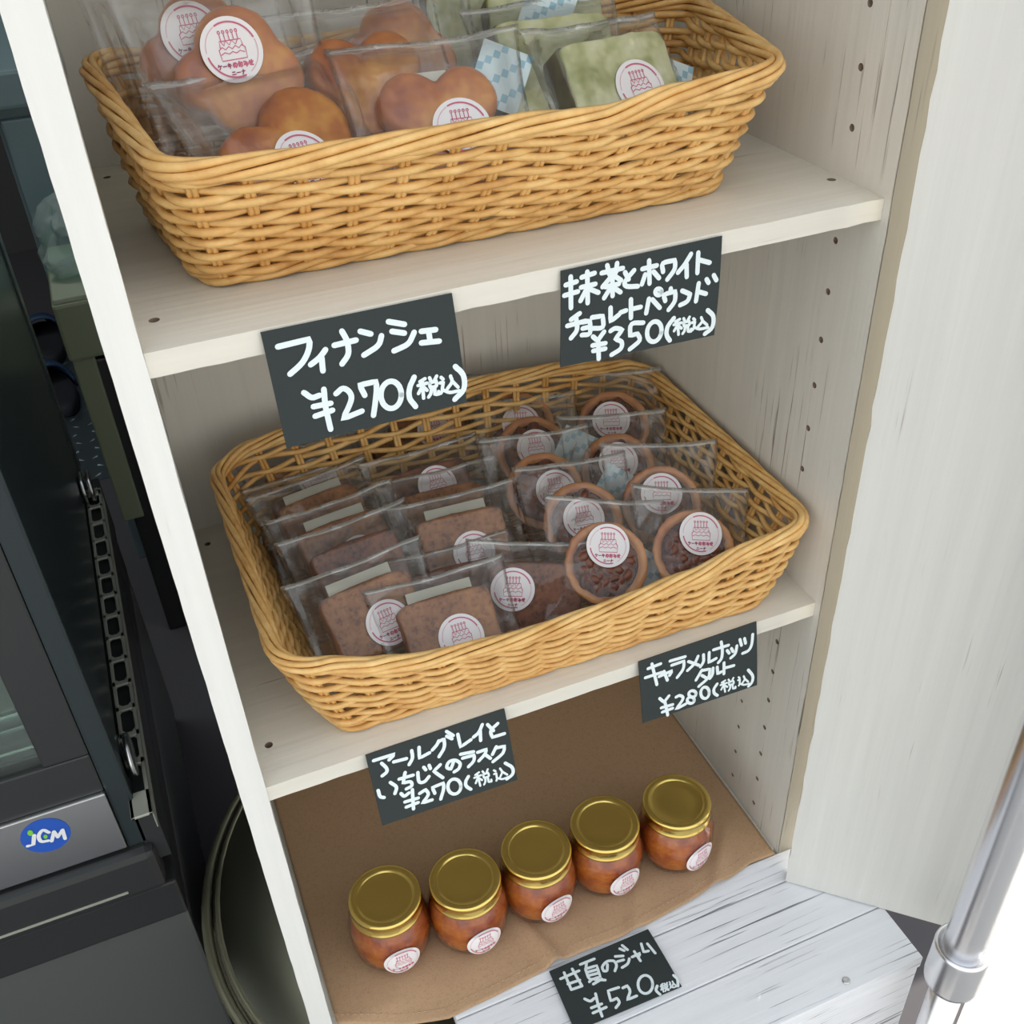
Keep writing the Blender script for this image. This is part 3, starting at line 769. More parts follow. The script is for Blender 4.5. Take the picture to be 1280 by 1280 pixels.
TS = [(760, 682, .052, 44, -9, 12, 'nut tart lying front and centre against the basket rim', 0.0, 0.010, (-0.036, -0.03)), (876, 667, .050, 44, -12, 10, 'nut tart in the front right corner of the middle basket', 0.004, 0.010, (-0.034, -0.022)),
      (730, 648, .048, 44, -10, 0, 'nut tart second from the front in the left tart row', 0, -0.001, None), (827, 617, .052, 40, -24, 0, 'dark nut tart second from the front by the right basket wall', 0, 0.006, (-0.036, 0.01)),
      (695, 612, .050, 44, -10, 0, 'nut tart with bright orange crust beside the centre rusk', 0.008, -0.004, None), (773, 577, .052, 42, -18, 0, 'nut tart with patterned sachet corners third from the front', 0.0, 0.004, (-0.034, 0.018)),
      (670, 560, .050, 42, -12, 0, 'nut tart with pale pink sticker behind the orange one', 0.002, 0.0, None), (764, 525, .058, 42, -22, 0, 'rearmost nut tart by the right basket wall', -0.002, 0.002, None),
      (651, 529, .060, 42, -20, 0, 'rearmost nut tart of the left tart row', 0.002, 0.0, None)]
for i, (px, py, hh, ln, yw, rl, lb, sx_, sz_, sa) in enumerate(TS):
    pack('tart', px, py, 2, h(hh), ln, yw, rl, lb, G2, bag=i, sx=sx_, sz=sz_, lab=False, sach=sa and (sa[0], 0.003, sa[1]))
# upper basket
pack('sponge', 382, 199, 1, 0.078, 42, 18, 0, 'golden sponge cake in film at the front left of the upper basket', G3, cake=2, bag=0, sx=0.000, sach=None, sz=-0.018, lab=False)
pack('sponge', 578, 158, 1, 0.080, 40, -6, 0, 'heart shaped golden sponge cake at the middle front of the upper basket', G3, cake=0, bag=1, sx=0.008, sz=-0.013, sach=(0.04, 0.004, 0.02))
pack('matcha', 801, 108, 1, 0.088, 38, 8, 0, 'pale green glazed matcha cake at the front right of the upper basket', G4, bag=0, sx=0.008, sz=-0.006, lab=False, sach=(0.040, 0.004, -0.004))
pack('sponge', 290, 62, 1, 0.122, 22, 8, 0, 'large golden sponge cake with full round sticker, raised at back left', G3, cake=1, bag=2, sx=-0.002, sz=0.007, lab=False)
pack('sponge', 240, 42, 1, 0.150, 20, 10, 0, 'sponge cake mostly hidden behind the large one at back left', G3, cake=1, bag=0, sx=-0.004, sz=0.008, lab=False)
pack('sponge', 468, 105, 1, 0.118, 40, 2, 0, 'sponge cake showing only its top behind the heart shaped one', G3, cake=0, bag=1, sx=0.0, lab=False, show=False)
pack('sponge', 500, 75, 1, 0.150, 34, -4, 0, 'sponge cake deep in the middle of the upper basket, at the rear', G3, cake=1, bag=2, sx=0.0, lab=False, show=False)
pack('matcha', 705, 92, 1, 0.118, 38, -4, 0, 'matcha cake directly behind the front green one', G4, bag=1, lab=False, show=False)
pack('matcha', 690, 60, 1, 0.148, 32, -8, 0, 'matcha cake with blue sachet, third in the green row', G4, bag=2, lab=False, show=False, sach=(0.0, -0.018, 0.012))
pack('matcha', 610, 40, 1, 0.178, 24, -8, 0, 'matcha cake at the very back of the upper basket', G4, bag=0, lab=False, show=False, sach=(0.02, -0.018, 0.012))

# ---------------------------------------------------------------- jam jars
def jar_meshes():
    bm = bmesh.new()
    lathe(bm, [(0.001, 0.0), (0.021, 0.0), (0.0242, 0.002), (0.0290, 0.012), (0.0306, 0.024), (0.0306, 0.034), (0.0285, 0.044), (0.0248, 0.0495), (0.0245, 0.056)], 48)
    g = finish(bm, 'jar_glass', m_jarglass)
    bm = bmesh.new()
    capped(bm, [(0.0198, 0.0022), (0.0230, 0.0042), (0.0279, 0.0125), (0.0294, 0.024), (0.0294, 0.034), (0.0273, 0.0435), (0.0242, 0.0485), (0.0238, 0.0492)], 48)
    j = finish(bm, 'jam', m_jam)
    bm = bmesh.new()
    capped(bm, [(0.0246, 0.0498), (0.0262, 0.0496), (0.0268, 0.0502), (0.0267, 0.0514), (0.0261, 0.0520), (0.0261, 0.0590), (0.0266, 0.0602), (0.0263, 0.0614), (0.0250, 0.0621), (0.0225, 0.0620), (0.0208, 0.0617), (0.0202, 0.0610), (0.0196, 0.0608), (0.012, 0.06085), (0.0005, 0.0609)], 56)
    l = finish(bm, 'lid', m_gold)
    # sticker wrapped on the round jar
    def wrap(me):
        c = me.copy()
        for v in c.vertices:
            x, y, z = v.co; rr_ = 0.0310 - 6.0 * (z - 0.001) ** 2; a = x / 0.0308
            v.co = Vector((rr_ * math.sin(a), -rr_ * math.cos(a) + y, z))
        return c
    return g, j, l, wrap
JG, JJ, JL, wrap = jar_meshes()
def grid_sticker():
    bm = bmesh.new(); r_ = SR * 0.86; rings = [[bm.verts.new((0, 0, 0))]]
    for k in range(1, 7): rings.append([bm.verts.new((r_ * k / 6 * math.cos(2 * PI * i / 32), 0, r_ * k / 6 * math.sin(2 * PI * i / 32))) for i in range(32)])
    for i in range(32): bm.faces.new((rings[0][0], rings[1][i], rings[1][(i + 1) % 32]))
    for a, b in zip(rings[1:], rings[2:]):
        for i in range(32): bm.faces.new((a[i], b[i], b[(i + 1) % 32], a[(i + 1) % 32]))
    return finish(bm, 'jar_sticker', m_paper, False)
JS = wrap(grid_sticker())
pm = ME_PR.copy()
for v in pm.vertices: v.co = Vector((v.co.x * 0.86, v.co.y - 0.0001, v.co.z * 0.86))
JP = wrap(pm)
JX = [(481, 1121, -14, 'jam jar with gold lid at the left end of the row'), (581, 1099, -10, 'jam jar with gold lid, second from the left of the row'), (670, 1062, -6, 'jam jar with gold lid in the middle of the row of five'),
      (756, 1030, -6, 'jam jar with gold lid, second from the right of the row'), (846, 1002, 0, 'jam jar with gold lid at the right end, nearest the side panel')]
for i, (px, py, yw, lb) in enumerate(JX):
    p = at(px, py, 2, Z3 + 0.072)
    o = thing('jam_jar', lb, 'jar', (p.x, p.y, Z3 + 0.003), 'jars of orange jam on the linen cloth')
    o.rotation_euler = (0, 0, math.radians(yw + 14)); o.scale = (1.14,) * 3
    link('glass_jar', JG, o); link('jam', JJ, o); link('lid', JL, o)
    s = link('sticker', JS, o); s.location = (0, 0, 0.0225); q = link('printed_logo', JP, s)
#CARDS#
# ---------------------------------------------------------------- handwritten price cards (strokes in card coordinates, 0..999 across and down)
def pairs(S):
    return [[(g[k], g[k + 1]) for k in range(0, len(g), 2)] for g in S]
CARDS = [
    ([[0.0545, -0.0012, -0.001], [0.1522, -0.0012, -0.0016], [0.1523, -0.011, -0.0604], [0.0546, -0.011, -0.0612]], 0.00297, 0.00192, 22, [
     [67, 139, 107, 137, 148, 135, 188, 133, 229, 131, 226, 154, 222, 176, 218, 199, 211, 221, 203, 244, 193, 266, 181, 289, 168, 309, 152, 328, 134, 346, 115, 363, 97, 380],
     [296, 244, 287, 258, 278, 272, 268, 285, 258, 298, 247, 309, 234, 320, 221, 330, 208, 340],
     [269, 302, 262, 413],
     [344, 224, 458, 220],
     [396, 123, 401, 147, 406, 170, 410, 194, 412, 219, 413, 245, 412, 272, 410, 298, 405, 322, 397, 341, 387, 358, 376, 374, 365, 391],
     [488, 155, 539, 195],
     [592, 229, 587, 248, 582, 267, 576, 286, 565, 303, 549, 319, 528, 332, 506, 345, 484, 358],
     [641, 125, 721, 175],
     [650, 211, 713, 248],
     [765, 259, 756, 281, 746, 305, 736, 327, 723, 344, 706, 356, 685, 364, 664, 371, 643, 378],
     [803, 264, 881, 276],
     [842, 270, 842, 371],
     [794, 362, 891, 381],
     [145, 559, 154, 574, 162, 591, 170, 605, 179, 615, 189, 619, 199, 617, 210, 614, 220, 612],
     [248, 569, 246, 605, 243, 641, 241, 679, 239, 721, 239, 769, 240, 821, 241, 875, 242, 929],
     [178, 696, 269, 702],
     [177, 782, 271, 766],
     [305, 630, 316, 621, 326, 610, 336, 601, 346, 599, 355, 606, 364, 618, 372, 634, 377, 651, 380, 667, 381, 684, 379, 704, 373, 728, 362, 758, 348, 792, 331, 828, 315, 864, 342, 857, 369, 850, 395, 843, 422, 836],
     [451, 704, 447, 679, 442, 653, 438, 628, 434, 603, 456, 604, 479, 605, 501, 605, 523, 606, 521, 633, 519, 659, 516, 687, 511, 720, 504, 760, 496, 806, 487, 853, 478, 900],
     [644, 777, 642, 786, 641, 795, 639, 804, 637, 813, 635, 821, 632, 829, 629, 837, 626, 844, 623, 850, 619, 856, 615, 861, 611, 866, 607, 870, 603, 873, 599, 875, 594, 877, 590, 878, 586, 878, 581, 877, 577, 876, 573, 874, 569, 871, 565, 867, 561, 863, 557, 858, 554, 852, 551, 846, 548, 840, 545, 832, 542, 825, 540, 816, 538, 808, 537, 799, 536, 790, 535, 781, 534, 771, 534, 762, 534, 752, 535, 743, 536, 733, 537, 724, 538, 715, 540, 706, 542, 697, 545, 689, 547, 681, 550, 674, 553, 667, 557, 661, 560, 655, 564, 650, 568, 646, 572, 642, 576, 639, 580, 636, 585, 634, 589, 634, 593, 633, 598, 634, 602, 635, 606, 637, 610, 640, 614, 643, 618, 647, 622, 652, 625, 658, 628, 664, 631, 670, 634, 677, 636, 685, 639, 693, 641, 701, 642, 710, 643, 719, 644, 729, 645, 738, 645, 748, 645, 757, 644, 767, 644, 777],
     [727, 645, 719, 666, 710, 687, 701, 707, 695, 729, 690, 752, 686, 775, 685, 799, 685, 822, 689, 845, 696, 868, 704, 891, 711, 915],
     [958, 636, 968, 660, 980, 682, 989, 706, 996, 732, 999, 763, 999, 798, 996, 832, 990, 862, 979, 885, 964, 903, 947, 920, 932, 938],
     [784, 682, 754, 698],
     [741, 729, 791, 726],
     [767, 695, 761, 856],
     [765, 740, 737, 802],
     [768, 750, 786, 792],
     [809, 683, 814, 713],
     [849, 683, 835, 715],
     [805, 729, 814, 729, 824, 728, 834, 728, 844, 728, 843, 741, 843, 754, 842, 766, 839, 774, 833, 777, 824, 776, 814, 773, 805, 771, 805, 761, 805, 750, 805, 739, 805, 729],
     [814, 772, 812, 786, 809, 801, 807, 815, 804, 827, 801, 836, 797, 843, 793, 850, 789, 857],
     [830, 773, 829, 792, 828, 810, 827, 828, 826, 847, 831, 848, 837, 850, 842, 851, 847, 852, 847, 846, 847, 839, 848, 833, 848, 827],
     [872, 704, 882, 726],
     [862, 753, 866, 753, 871, 753, 876, 753, 881, 753, 878, 769, 875, 785, 872, 801, 870, 817],
     [858, 850, 862, 843, 866, 835, 870, 829, 875, 827, 882, 832, 889, 842, 898, 853, 908, 861, 920, 865, 934, 866, 949, 866, 963, 867],
     [925, 712, 926, 726, 929, 740, 930, 753, 929, 767, 924, 781, 916, 795, 907, 808, 899, 822],
     [929, 759, 959, 832]]),
    ([[0.2128, -0.0012, -0.0022], [0.3103, -0.0012, -0.0016], [0.3065, -0.0067, -0.0585], [0.209, -0.0067, -0.0554]], 0.00276, 0.00179, 58, [
     [27, 146, 92, 135],
     [19, 248, 100, 237],
     [57, 74, 59, 388],
     [122, 104, 200, 89],
     [119, 202, 205, 199],
     [156, 61, 160, 374],
     [154, 225, 116, 337],
     [162, 228, 224, 291],
     [243, 104, 372, 101],
     [276, 41, 291, 135],
     [336, 41, 330, 127],
     [308, 148, 249, 244],
     [313, 149, 362, 217],
     [267, 250, 349, 248],
     [309, 196, 312, 356],
     [293, 280, 260, 359],
     [326, 287, 360, 335],
     [386, 147, 409, 224],
     [442, 146, 427, 169, 411, 194, 397, 217, 388, 237, 384, 253, 385, 267, 390, 278, 398, 289, 411, 296, 429, 302, 449, 307, 468, 313],
     [493, 150, 583, 147],
     [534, 83, 541, 310],
     [512, 211, 493, 301],
     [564, 201, 600, 276],
     [624, 222, 622, 200, 618, 176, 617, 155, 621, 140, 635, 133, 655, 132, 677, 133, 698, 133, 699, 154, 700, 176, 700, 198, 697, 220, 689, 242, 678, 264, 665, 286, 653, 308],
     [799, 107, 791, 128, 782, 148, 773, 169, 764, 189, 754, 208, 743, 226, 731, 244, 720, 262],
     [773, 199, 778, 323],
     [846, 110, 846, 306],
     [849, 178, 923, 231],
     [112, 463, 60, 509],
     [38, 566, 149, 554],
     [91, 505, 93, 537, 96, 570, 98, 601, 96, 629, 90, 651, 81, 669, 71, 686, 61, 704],
     [127, 560, 139, 561, 151, 562, 163, 562, 175, 563, 177, 598, 179, 636, 180, 669, 177, 693, 168, 702, 156, 702, 141, 697, 128, 695],
     [132, 627, 172, 626],
     [188, 532, 205, 534, 221, 536, 238, 538, 254, 540, 256, 572, 259, 605, 260, 635, 256, 655, 245, 662, 229, 660, 211, 653, 194, 648],
     [301, 472, 302, 507, 303, 543, 303, 579, 304, 615, 317, 601, 330, 588, 343, 575, 356, 561],
     [364, 543, 399, 534],
     [427, 431, 432, 623],
     [434, 532, 491, 530],
     [541, 463, 528, 607],
     [563, 478, 614, 580],
     [620, 421, 619, 423, 619, 425, 619, 428, 619, 430, 618, 432, 618, 434, 617, 436, 616, 438, 616, 439, 615, 441, 614, 442, 612, 443, 611, 444, 610, 445, 609, 445, 607, 446, 606, 446, 604, 446, 603, 445, 601, 445, 600, 444, 598, 444, 597, 443, 595, 441, 594, 440, 592, 439, 591, 437, 590, 435, 589, 433, 587, 431, 586, 429, 585, 427, 584, 424, 584, 422, 583, 420, 582, 417, 582, 415, 581, 412, 581, 410, 581, 407, 581, 405, 581, 403, 581, 400, 582, 398, 582, 396, 583, 394, 583, 392, 584, 390, 585, 389, 586, 387, 587, 386, 588, 385, 589, 384, 591, 383, 592, 383, 593, 383, 595, 382, 596, 382, 598, 383, 599, 383, 601, 384, 602, 385, 604, 386, 605, 387, 607, 388, 608, 389, 610, 391, 611, 393, 612, 395, 613, 397, 614, 399, 615, 401, 616, 403, 617, 406, 618, 408, 618, 411, 619, 413, 619, 416, 619, 418, 620, 421],
     [678, 406, 679, 448],
     [647, 521, 644, 503, 639, 485, 637, 468, 641, 456, 653, 449, 670, 447, 691, 446, 709, 445, 710, 470, 711, 495, 711, 519, 709, 542, 702, 563, 693, 583, 682, 602, 672, 621],
     [753, 453, 798, 496],
     [807, 506, 804, 523, 802, 541, 798, 558, 792, 571, 783, 580, 771, 587, 758, 592, 746, 597],
     [859, 413, 849, 591],
     [858, 496, 912, 536],
     [909, 389, 924, 429],
     [955, 364, 975, 419],
     [197, 736, 204, 749, 212, 763, 219, 777, 227, 790, 237, 770, 246, 750, 256, 729, 266, 709],
     [231, 792, 239, 992],
     [196, 830, 277, 836],
     [202, 891, 278, 895],
     [306, 716, 313, 710, 320, 704, 328, 699, 336, 698, 347, 702, 358, 710, 370, 719, 381, 727, 371, 749, 360, 771, 349, 792, 339, 814, 350, 824, 362, 834, 372, 845, 380, 857, 383, 874, 384, 893, 382, 913, 377, 929, 366, 943, 351, 954, 335, 965, 319, 976],
     [513, 701, 492, 695, 471, 687, 452, 683, 438, 690, 431, 710, 430, 741, 432, 777, 432, 810, 444, 809, 456, 808, 468, 806, 480, 805, 486, 825, 493, 844, 497, 864, 496, 883, 486, 902, 470, 920, 452, 939, 435, 957],
     [635, 850, 634, 858, 633, 866, 631, 873, 630, 881, 628, 887, 626, 894, 624, 900, 621, 906, 618, 911, 615, 915, 612, 919, 609, 922, 606, 925, 602, 927, 599, 928, 595, 929, 591, 929, 588, 928, 584, 927, 580, 925, 577, 923, 573, 919, 570, 915, 566, 911, 563, 906, 560, 900, 557, 894, 555, 888, 552, 881, 550, 874, 548, 866, 546, 859, 545, 850, 544, 842, 543, 834, 542, 825, 542, 817, 542, 808, 542, 800, 543, 792, 543, 784, 544, 776, 546, 769, 547, 761, 549, 755, 551, 748, 554, 742, 556, 737, 559, 732, 562, 727, 565, 724, 568, 720, 572, 718, 575, 716, 579, 714, 582, 714, 586, 714, 590, 714, 593, 716, 597, 718, 600, 720, 604, 723, 607, 727, 611, 732, 614, 736, 617, 742, 620, 748, 622, 754, 625, 761, 627, 768, 629, 776, 631, 783, 632, 791, 633, 800, 634, 808, 635, 816, 635, 825, 635, 833, 635, 841, 635, 850],
     [711, 720, 701, 740, 690, 759, 681, 780, 674, 800, 671, 822, 670, 844, 670, 866, 673, 886, 677, 904, 683, 921, 690, 937, 697, 953],
     [933, 711, 945, 730, 957, 748, 968, 768, 976, 790, 980, 817, 982, 849, 981, 879, 977, 905, 969, 923, 957, 937, 944, 948, 931, 961],
     [751, 745, 723, 761],
     [714, 791, 764, 786],
     [736, 758, 752, 908],
     [740, 800, 720, 859],
     [744, 809, 768, 847],
     [776, 745, 785, 773],
     [815, 743, 806, 773],
     [777, 788, 787, 787, 797, 787, 806, 786, 816, 786, 817, 797, 819, 810, 820, 821, 818, 828, 811, 831, 803, 830, 793, 828, 783, 827, 782, 817, 780, 807, 779, 798, 777, 788],
     [792, 827, 792, 841, 792, 854, 791, 867, 790, 878, 788, 887, 785, 894, 782, 900, 779, 907],
     [808, 828, 810, 845, 812, 862, 813, 879, 815, 896, 820, 897, 825, 898, 830, 899, 836, 900, 835, 894, 834, 888, 834, 882, 833, 876],
     [842, 769, 853, 786],
     [836, 810, 841, 809, 846, 809, 850, 809, 855, 808, 854, 822, 853, 835, 852, 849, 851, 862],
     [842, 890, 846, 884, 849, 877, 852, 871, 858, 870, 865, 874, 873, 882, 882, 890, 893, 896, 905, 898, 919, 898, 934, 898, 948, 897],
     [894, 773, 897, 784, 901, 795, 904, 806, 904, 818, 900, 829, 894, 841, 887, 853, 880, 864],
     [903, 811, 940, 869]]),
    ([[0.066, -0.0012, -0.3103], [0.1649, -0.0012, -0.3106], [0.1649, -0.0187, -0.3658], [0.066, -0.0187, -0.3631]], 0.00248, 0.00159, 38, [
     [44, 101, 81, 102, 118, 104, 156, 105, 193, 107, 181, 119, 169, 132, 157, 145, 145, 157],
     [92, 168, 98, 189, 105, 209, 111, 229, 115, 247, 117, 263, 117, 277, 115, 289, 111, 300, 105, 310, 96, 317, 86, 325, 76, 332],
     [172, 202, 261, 214],
     [307, 135, 306, 160, 306, 185, 304, 209, 301, 231, 295, 251, 287, 268, 278, 285, 269, 302],
     [361, 124, 357, 159, 354, 194, 350, 229, 346, 264, 366, 258, 385, 251, 404, 244, 423, 238],
     [502, 125, 498, 135, 494, 146, 489, 156, 483, 167, 475, 179, 465, 191, 455, 203, 445, 215],
     [501, 133, 511, 131, 521, 128, 531, 125, 540, 122, 538, 150, 537, 178, 534, 206, 528, 232, 519, 258, 506, 282, 493, 305, 480, 329],
     [568, 41, 607, 120],
     [562, 100, 594, 156],
     [640, 123, 640, 166, 640, 209, 640, 252, 640, 296, 661, 284, 681, 272, 701, 260, 722, 248],
     [822, 104, 813, 126, 804, 149, 795, 171, 785, 188, 775, 201, 764, 210, 754, 217, 743, 225],
     [799, 170, 788, 299],
     [858, 126, 891, 229],
     [931, 155, 915, 170, 898, 184, 883, 200, 873, 217, 869, 238, 869, 261, 872, 285, 873, 308, 896, 309, 918, 310, 941, 311, 964, 312],
     [27, 503, 28, 526, 28, 549, 28, 571, 31, 589, 35, 602, 42, 610, 49, 617, 55, 624],
     [119, 452, 128, 474, 138, 496, 147, 517, 151, 538, 150, 559, 145, 579, 138, 599, 132, 619],
     [181, 447, 280, 456],
     [231, 387, 223, 419, 216, 451, 209, 484, 201, 516, 215, 519, 230, 521, 243, 524, 252, 531, 257, 543, 259, 559, 258, 575, 255, 588, 248, 596, 237, 601, 225, 604, 214, 608],
     [315, 442, 312, 476, 310, 512, 308, 544, 310, 568, 316, 583, 325, 591, 335, 593, 345, 592, 355, 585, 364, 572, 374, 557, 384, 543],
     [362, 399, 372, 442],
     [401, 397, 405, 446],
     [477, 437, 464, 452, 450, 466, 437, 480, 423, 494, 436, 526, 449, 558, 463, 590, 476, 622],
     [570, 461, 563, 482, 556, 503, 549, 523, 542, 544, 535, 534, 527, 524, 521, 513, 518, 501, 519, 486, 524, 468, 531, 452, 539, 441, 548, 435, 560, 433, 571, 435, 582, 441, 592, 453, 601, 470, 609, 489, 613, 507, 613, 524, 609, 542, 603, 558, 597, 571, 589, 579, 580, 585, 570, 589, 561, 594],
     [630, 390, 723, 413],
     [638, 450, 660, 452, 681, 455, 702, 457, 723, 459, 721, 478, 719, 498, 716, 517, 711, 534, 702, 549, 691, 563, 678, 575, 667, 589],
     [750, 439, 766, 439, 783, 438, 800, 437, 817, 437, 812, 452, 808, 467, 804, 482, 796, 497, 786, 512, 773, 527, 760, 542, 747, 557],
     [797, 494, 832, 576],
     [888, 446, 851, 532],
     [886, 463, 902, 466, 917, 469, 932, 472, 948, 475, 943, 497, 940, 520, 934, 541, 925, 562, 909, 580, 889, 597, 867, 614, 845, 631],
     [172, 645, 176, 659, 180, 674, 184, 687, 190, 695, 198, 694, 207, 688, 217, 679, 226, 672],
     [253, 643, 232, 911],
     [185, 776, 280, 783],
     [186, 852, 273, 844],
     [296, 728, 308, 721, 319, 715, 331, 708, 342, 702, 346, 722, 351, 742, 354, 763, 352, 784, 343, 805, 330, 827, 314, 849, 299, 871, 317, 871, 335, 871, 353, 871, 371, 872],
     [399, 796, 397, 773, 394, 750, 392, 728, 390, 705, 411, 703, 431, 700, 452, 697, 473, 694, 471, 715, 469, 736, 467, 758, 463, 782, 457, 809, 448, 840, 439, 871, 431, 902],
     [587, 822, 586, 830, 584, 838, 583, 845, 581, 852, 579, 859, 577, 865, 575, 871, 572, 876, 569, 881, 566, 886, 563, 889, 560, 892, 556, 895, 553, 897, 549, 898, 545, 899, 542, 899, 538, 898, 534, 896, 531, 894, 527, 892, 524, 888, 521, 885, 518, 880, 515, 875, 512, 870, 509, 864, 507, 857, 504, 851, 502, 843, 501, 836, 499, 828, 498, 820, 497, 812, 496, 804, 496, 796, 496, 787, 496, 779, 496, 771, 497, 763, 498, 755, 499, 747, 501, 740, 503, 733, 505, 726, 507, 720, 509, 714, 512, 709, 515, 704, 518, 700, 521, 696, 524, 693, 528, 691, 531, 689, 535, 687, 538, 687, 542, 687, 546, 688, 549, 689, 553, 691, 556, 694, 560, 697, 563, 701, 566, 705, 569, 710, 572, 715, 575, 721, 577, 728, 579, 734, 581, 742, 583, 749, 585, 757, 586, 765, 587, 773, 588, 781, 588, 789, 588, 797, 588, 806, 587, 814, 587, 822],
     [653, 719, 646, 734, 639, 748, 632, 762, 628, 777, 625, 793, 623, 809, 623, 826, 626, 842, 630, 858, 637, 874, 645, 891, 653, 907],
     [930, 704, 942, 728, 955, 752, 967, 775, 974, 798, 978, 823, 978, 847, 976, 870, 970, 890, 961, 904, 949, 915, 935, 924, 922, 934],
     [732, 711, 703, 730],
     [692, 765, 743, 759],
     [717, 726, 724, 903],
     [718, 776, 695, 846],
     [722, 786, 744, 832],
     [758, 712, 766, 744],
     [798, 709, 786, 745],
     [757, 762, 767, 761, 777, 761, 786, 760, 796, 759, 797, 773, 798, 788, 798, 801, 796, 810, 789, 813, 780, 812, 770, 810, 761, 808, 760, 797, 759, 785, 758, 773, 757, 762],
     [770, 809, 769, 824, 768, 840, 767, 856, 765, 869, 762, 879, 759, 887, 756, 895, 752, 903],
     [786, 809, 787, 829, 788, 849, 788, 870, 789, 890, 794, 891, 799, 892, 805, 894, 810, 895, 810, 888, 810, 881, 809, 874, 809, 867],
     [840, 752, 851, 774],
     [837, 805, 841, 805, 845, 804, 849, 803, 853, 803, 853, 820, 852, 837, 852, 855, 852, 872],
     [845, 907, 848, 899, 850, 891, 853, 884, 858, 881, 864, 886, 872, 895, 880, 906, 890, 913, 901, 915, 913, 914, 925, 912, 937, 911],
     [886, 754, 889, 769, 893, 783, 896, 797, 896, 812, 894, 827, 889, 842, 883, 857, 877, 873],
     [895, 803, 930, 875]]),
    ([[0.2681, -0.0012, -0.3089], [0.3663, -0.0012, -0.3083], [0.3651, -0.0132, -0.3632], [0.2669, -0.0132, -0.3603]], 0.00251, 0.00167, 36, [
     [72, 154, 177, 144],
     [45, 280, 184, 283],
     [106, 100, 135, 448],
     [157, 334, 185, 328, 213, 322, 240, 316, 268, 311, 262, 326, 256, 341, 250, 356, 243, 371],
     [200, 277, 223, 435],
     [254, 151, 381, 163],
     [266, 225, 292, 225, 318, 224, 344, 224, 371, 224, 368, 253, 367, 284, 364, 313, 358, 342, 348, 369, 334, 394, 320, 419, 305, 444],
     [488, 222, 481, 247, 473, 272, 465, 296, 455, 318, 441, 338, 426, 355, 410, 372, 394, 389],
     [406, 254, 490, 365],
     [534, 226, 534, 253, 534, 282, 534, 309, 531, 333, 526, 352, 519, 368, 511, 383, 503, 399],
     [583, 223, 581, 262, 580, 300, 578, 339, 576, 377, 592, 370, 608, 364, 624, 357, 640, 350],
     [620, 205, 750, 212],
     [688, 124, 691, 161, 693, 198, 695, 235, 695, 268, 694, 300, 692, 329, 689, 356, 685, 378, 679, 395, 672, 407, 664, 417, 657, 428],
     [736, 285, 753, 338],
     [773, 276, 787, 334],
     [821, 264, 818, 292, 815, 321, 812, 349, 806, 371, 798, 388, 788, 399, 776, 410, 765, 420],
     [849, 183, 861, 281],
     [889, 192, 897, 271],
     [961, 171, 959, 208, 957, 245, 954, 281, 951, 312, 946, 339, 940, 361, 932, 380, 923, 394, 912, 403, 898, 407, 883, 408, 869, 410],
     [515, 457, 462, 585],
     [515, 465, 532, 470, 549, 474, 566, 478, 583, 483, 581, 515, 579, 547, 576, 579, 567, 608, 551, 634, 529, 656, 505, 678, 483, 700],
     [513, 541, 558, 619],
     [610, 483, 609, 508, 608, 534, 607, 559, 604, 580, 599, 597, 593, 610, 587, 621, 580, 633],
     [646, 489, 647, 517, 648, 544, 649, 572, 649, 600, 657, 597, 665, 593, 673, 590, 681, 586],
     [706, 459, 703, 634],
     [709, 545, 791, 554],
     [151, 682, 159, 703, 168, 725, 177, 746, 185, 768, 196, 748, 207, 729, 218, 710, 229, 691],
     [193, 769, 211, 999],
     [160, 844, 257, 853],
     [167, 919, 255, 913],
     [288, 750, 296, 747, 304, 743, 313, 741, 320, 745, 329, 755, 339, 770, 346, 790, 346, 813, 337, 842, 320, 876, 300, 912, 282, 948, 303, 939, 325, 930, 346, 922, 367, 913],
     [458, 806, 458, 809, 457, 813, 457, 817, 456, 821, 455, 824, 454, 827, 453, 830, 452, 832, 450, 834, 448, 836, 446, 838, 444, 839, 442, 840, 440, 841, 438, 841, 436, 841, 433, 841, 431, 840, 428, 839, 426, 837, 424, 836, 421, 834, 419, 831, 417, 829, 414, 826, 412, 823, 410, 820, 408, 816, 406, 813, 405, 809, 403, 805, 402, 801, 400, 796, 399, 792, 398, 788, 397, 784, 397, 779, 397, 775, 396, 771, 396, 767, 397, 763, 397, 759, 397, 755, 398, 752, 399, 749, 400, 746, 402, 743, 403, 741, 405, 738, 406, 736, 408, 735, 410, 734, 412, 733, 414, 732, 417, 732, 419, 732, 421, 732, 424, 733, 426, 734, 428, 735, 431, 737, 433, 739, 436, 741, 438, 744, 440, 746, 442, 750, 444, 753, 446, 756, 448, 760, 450, 764, 452, 768, 453, 772, 454, 776, 455, 780, 456, 785, 457, 789, 458, 793, 458, 797, 458, 801, 458, 806],
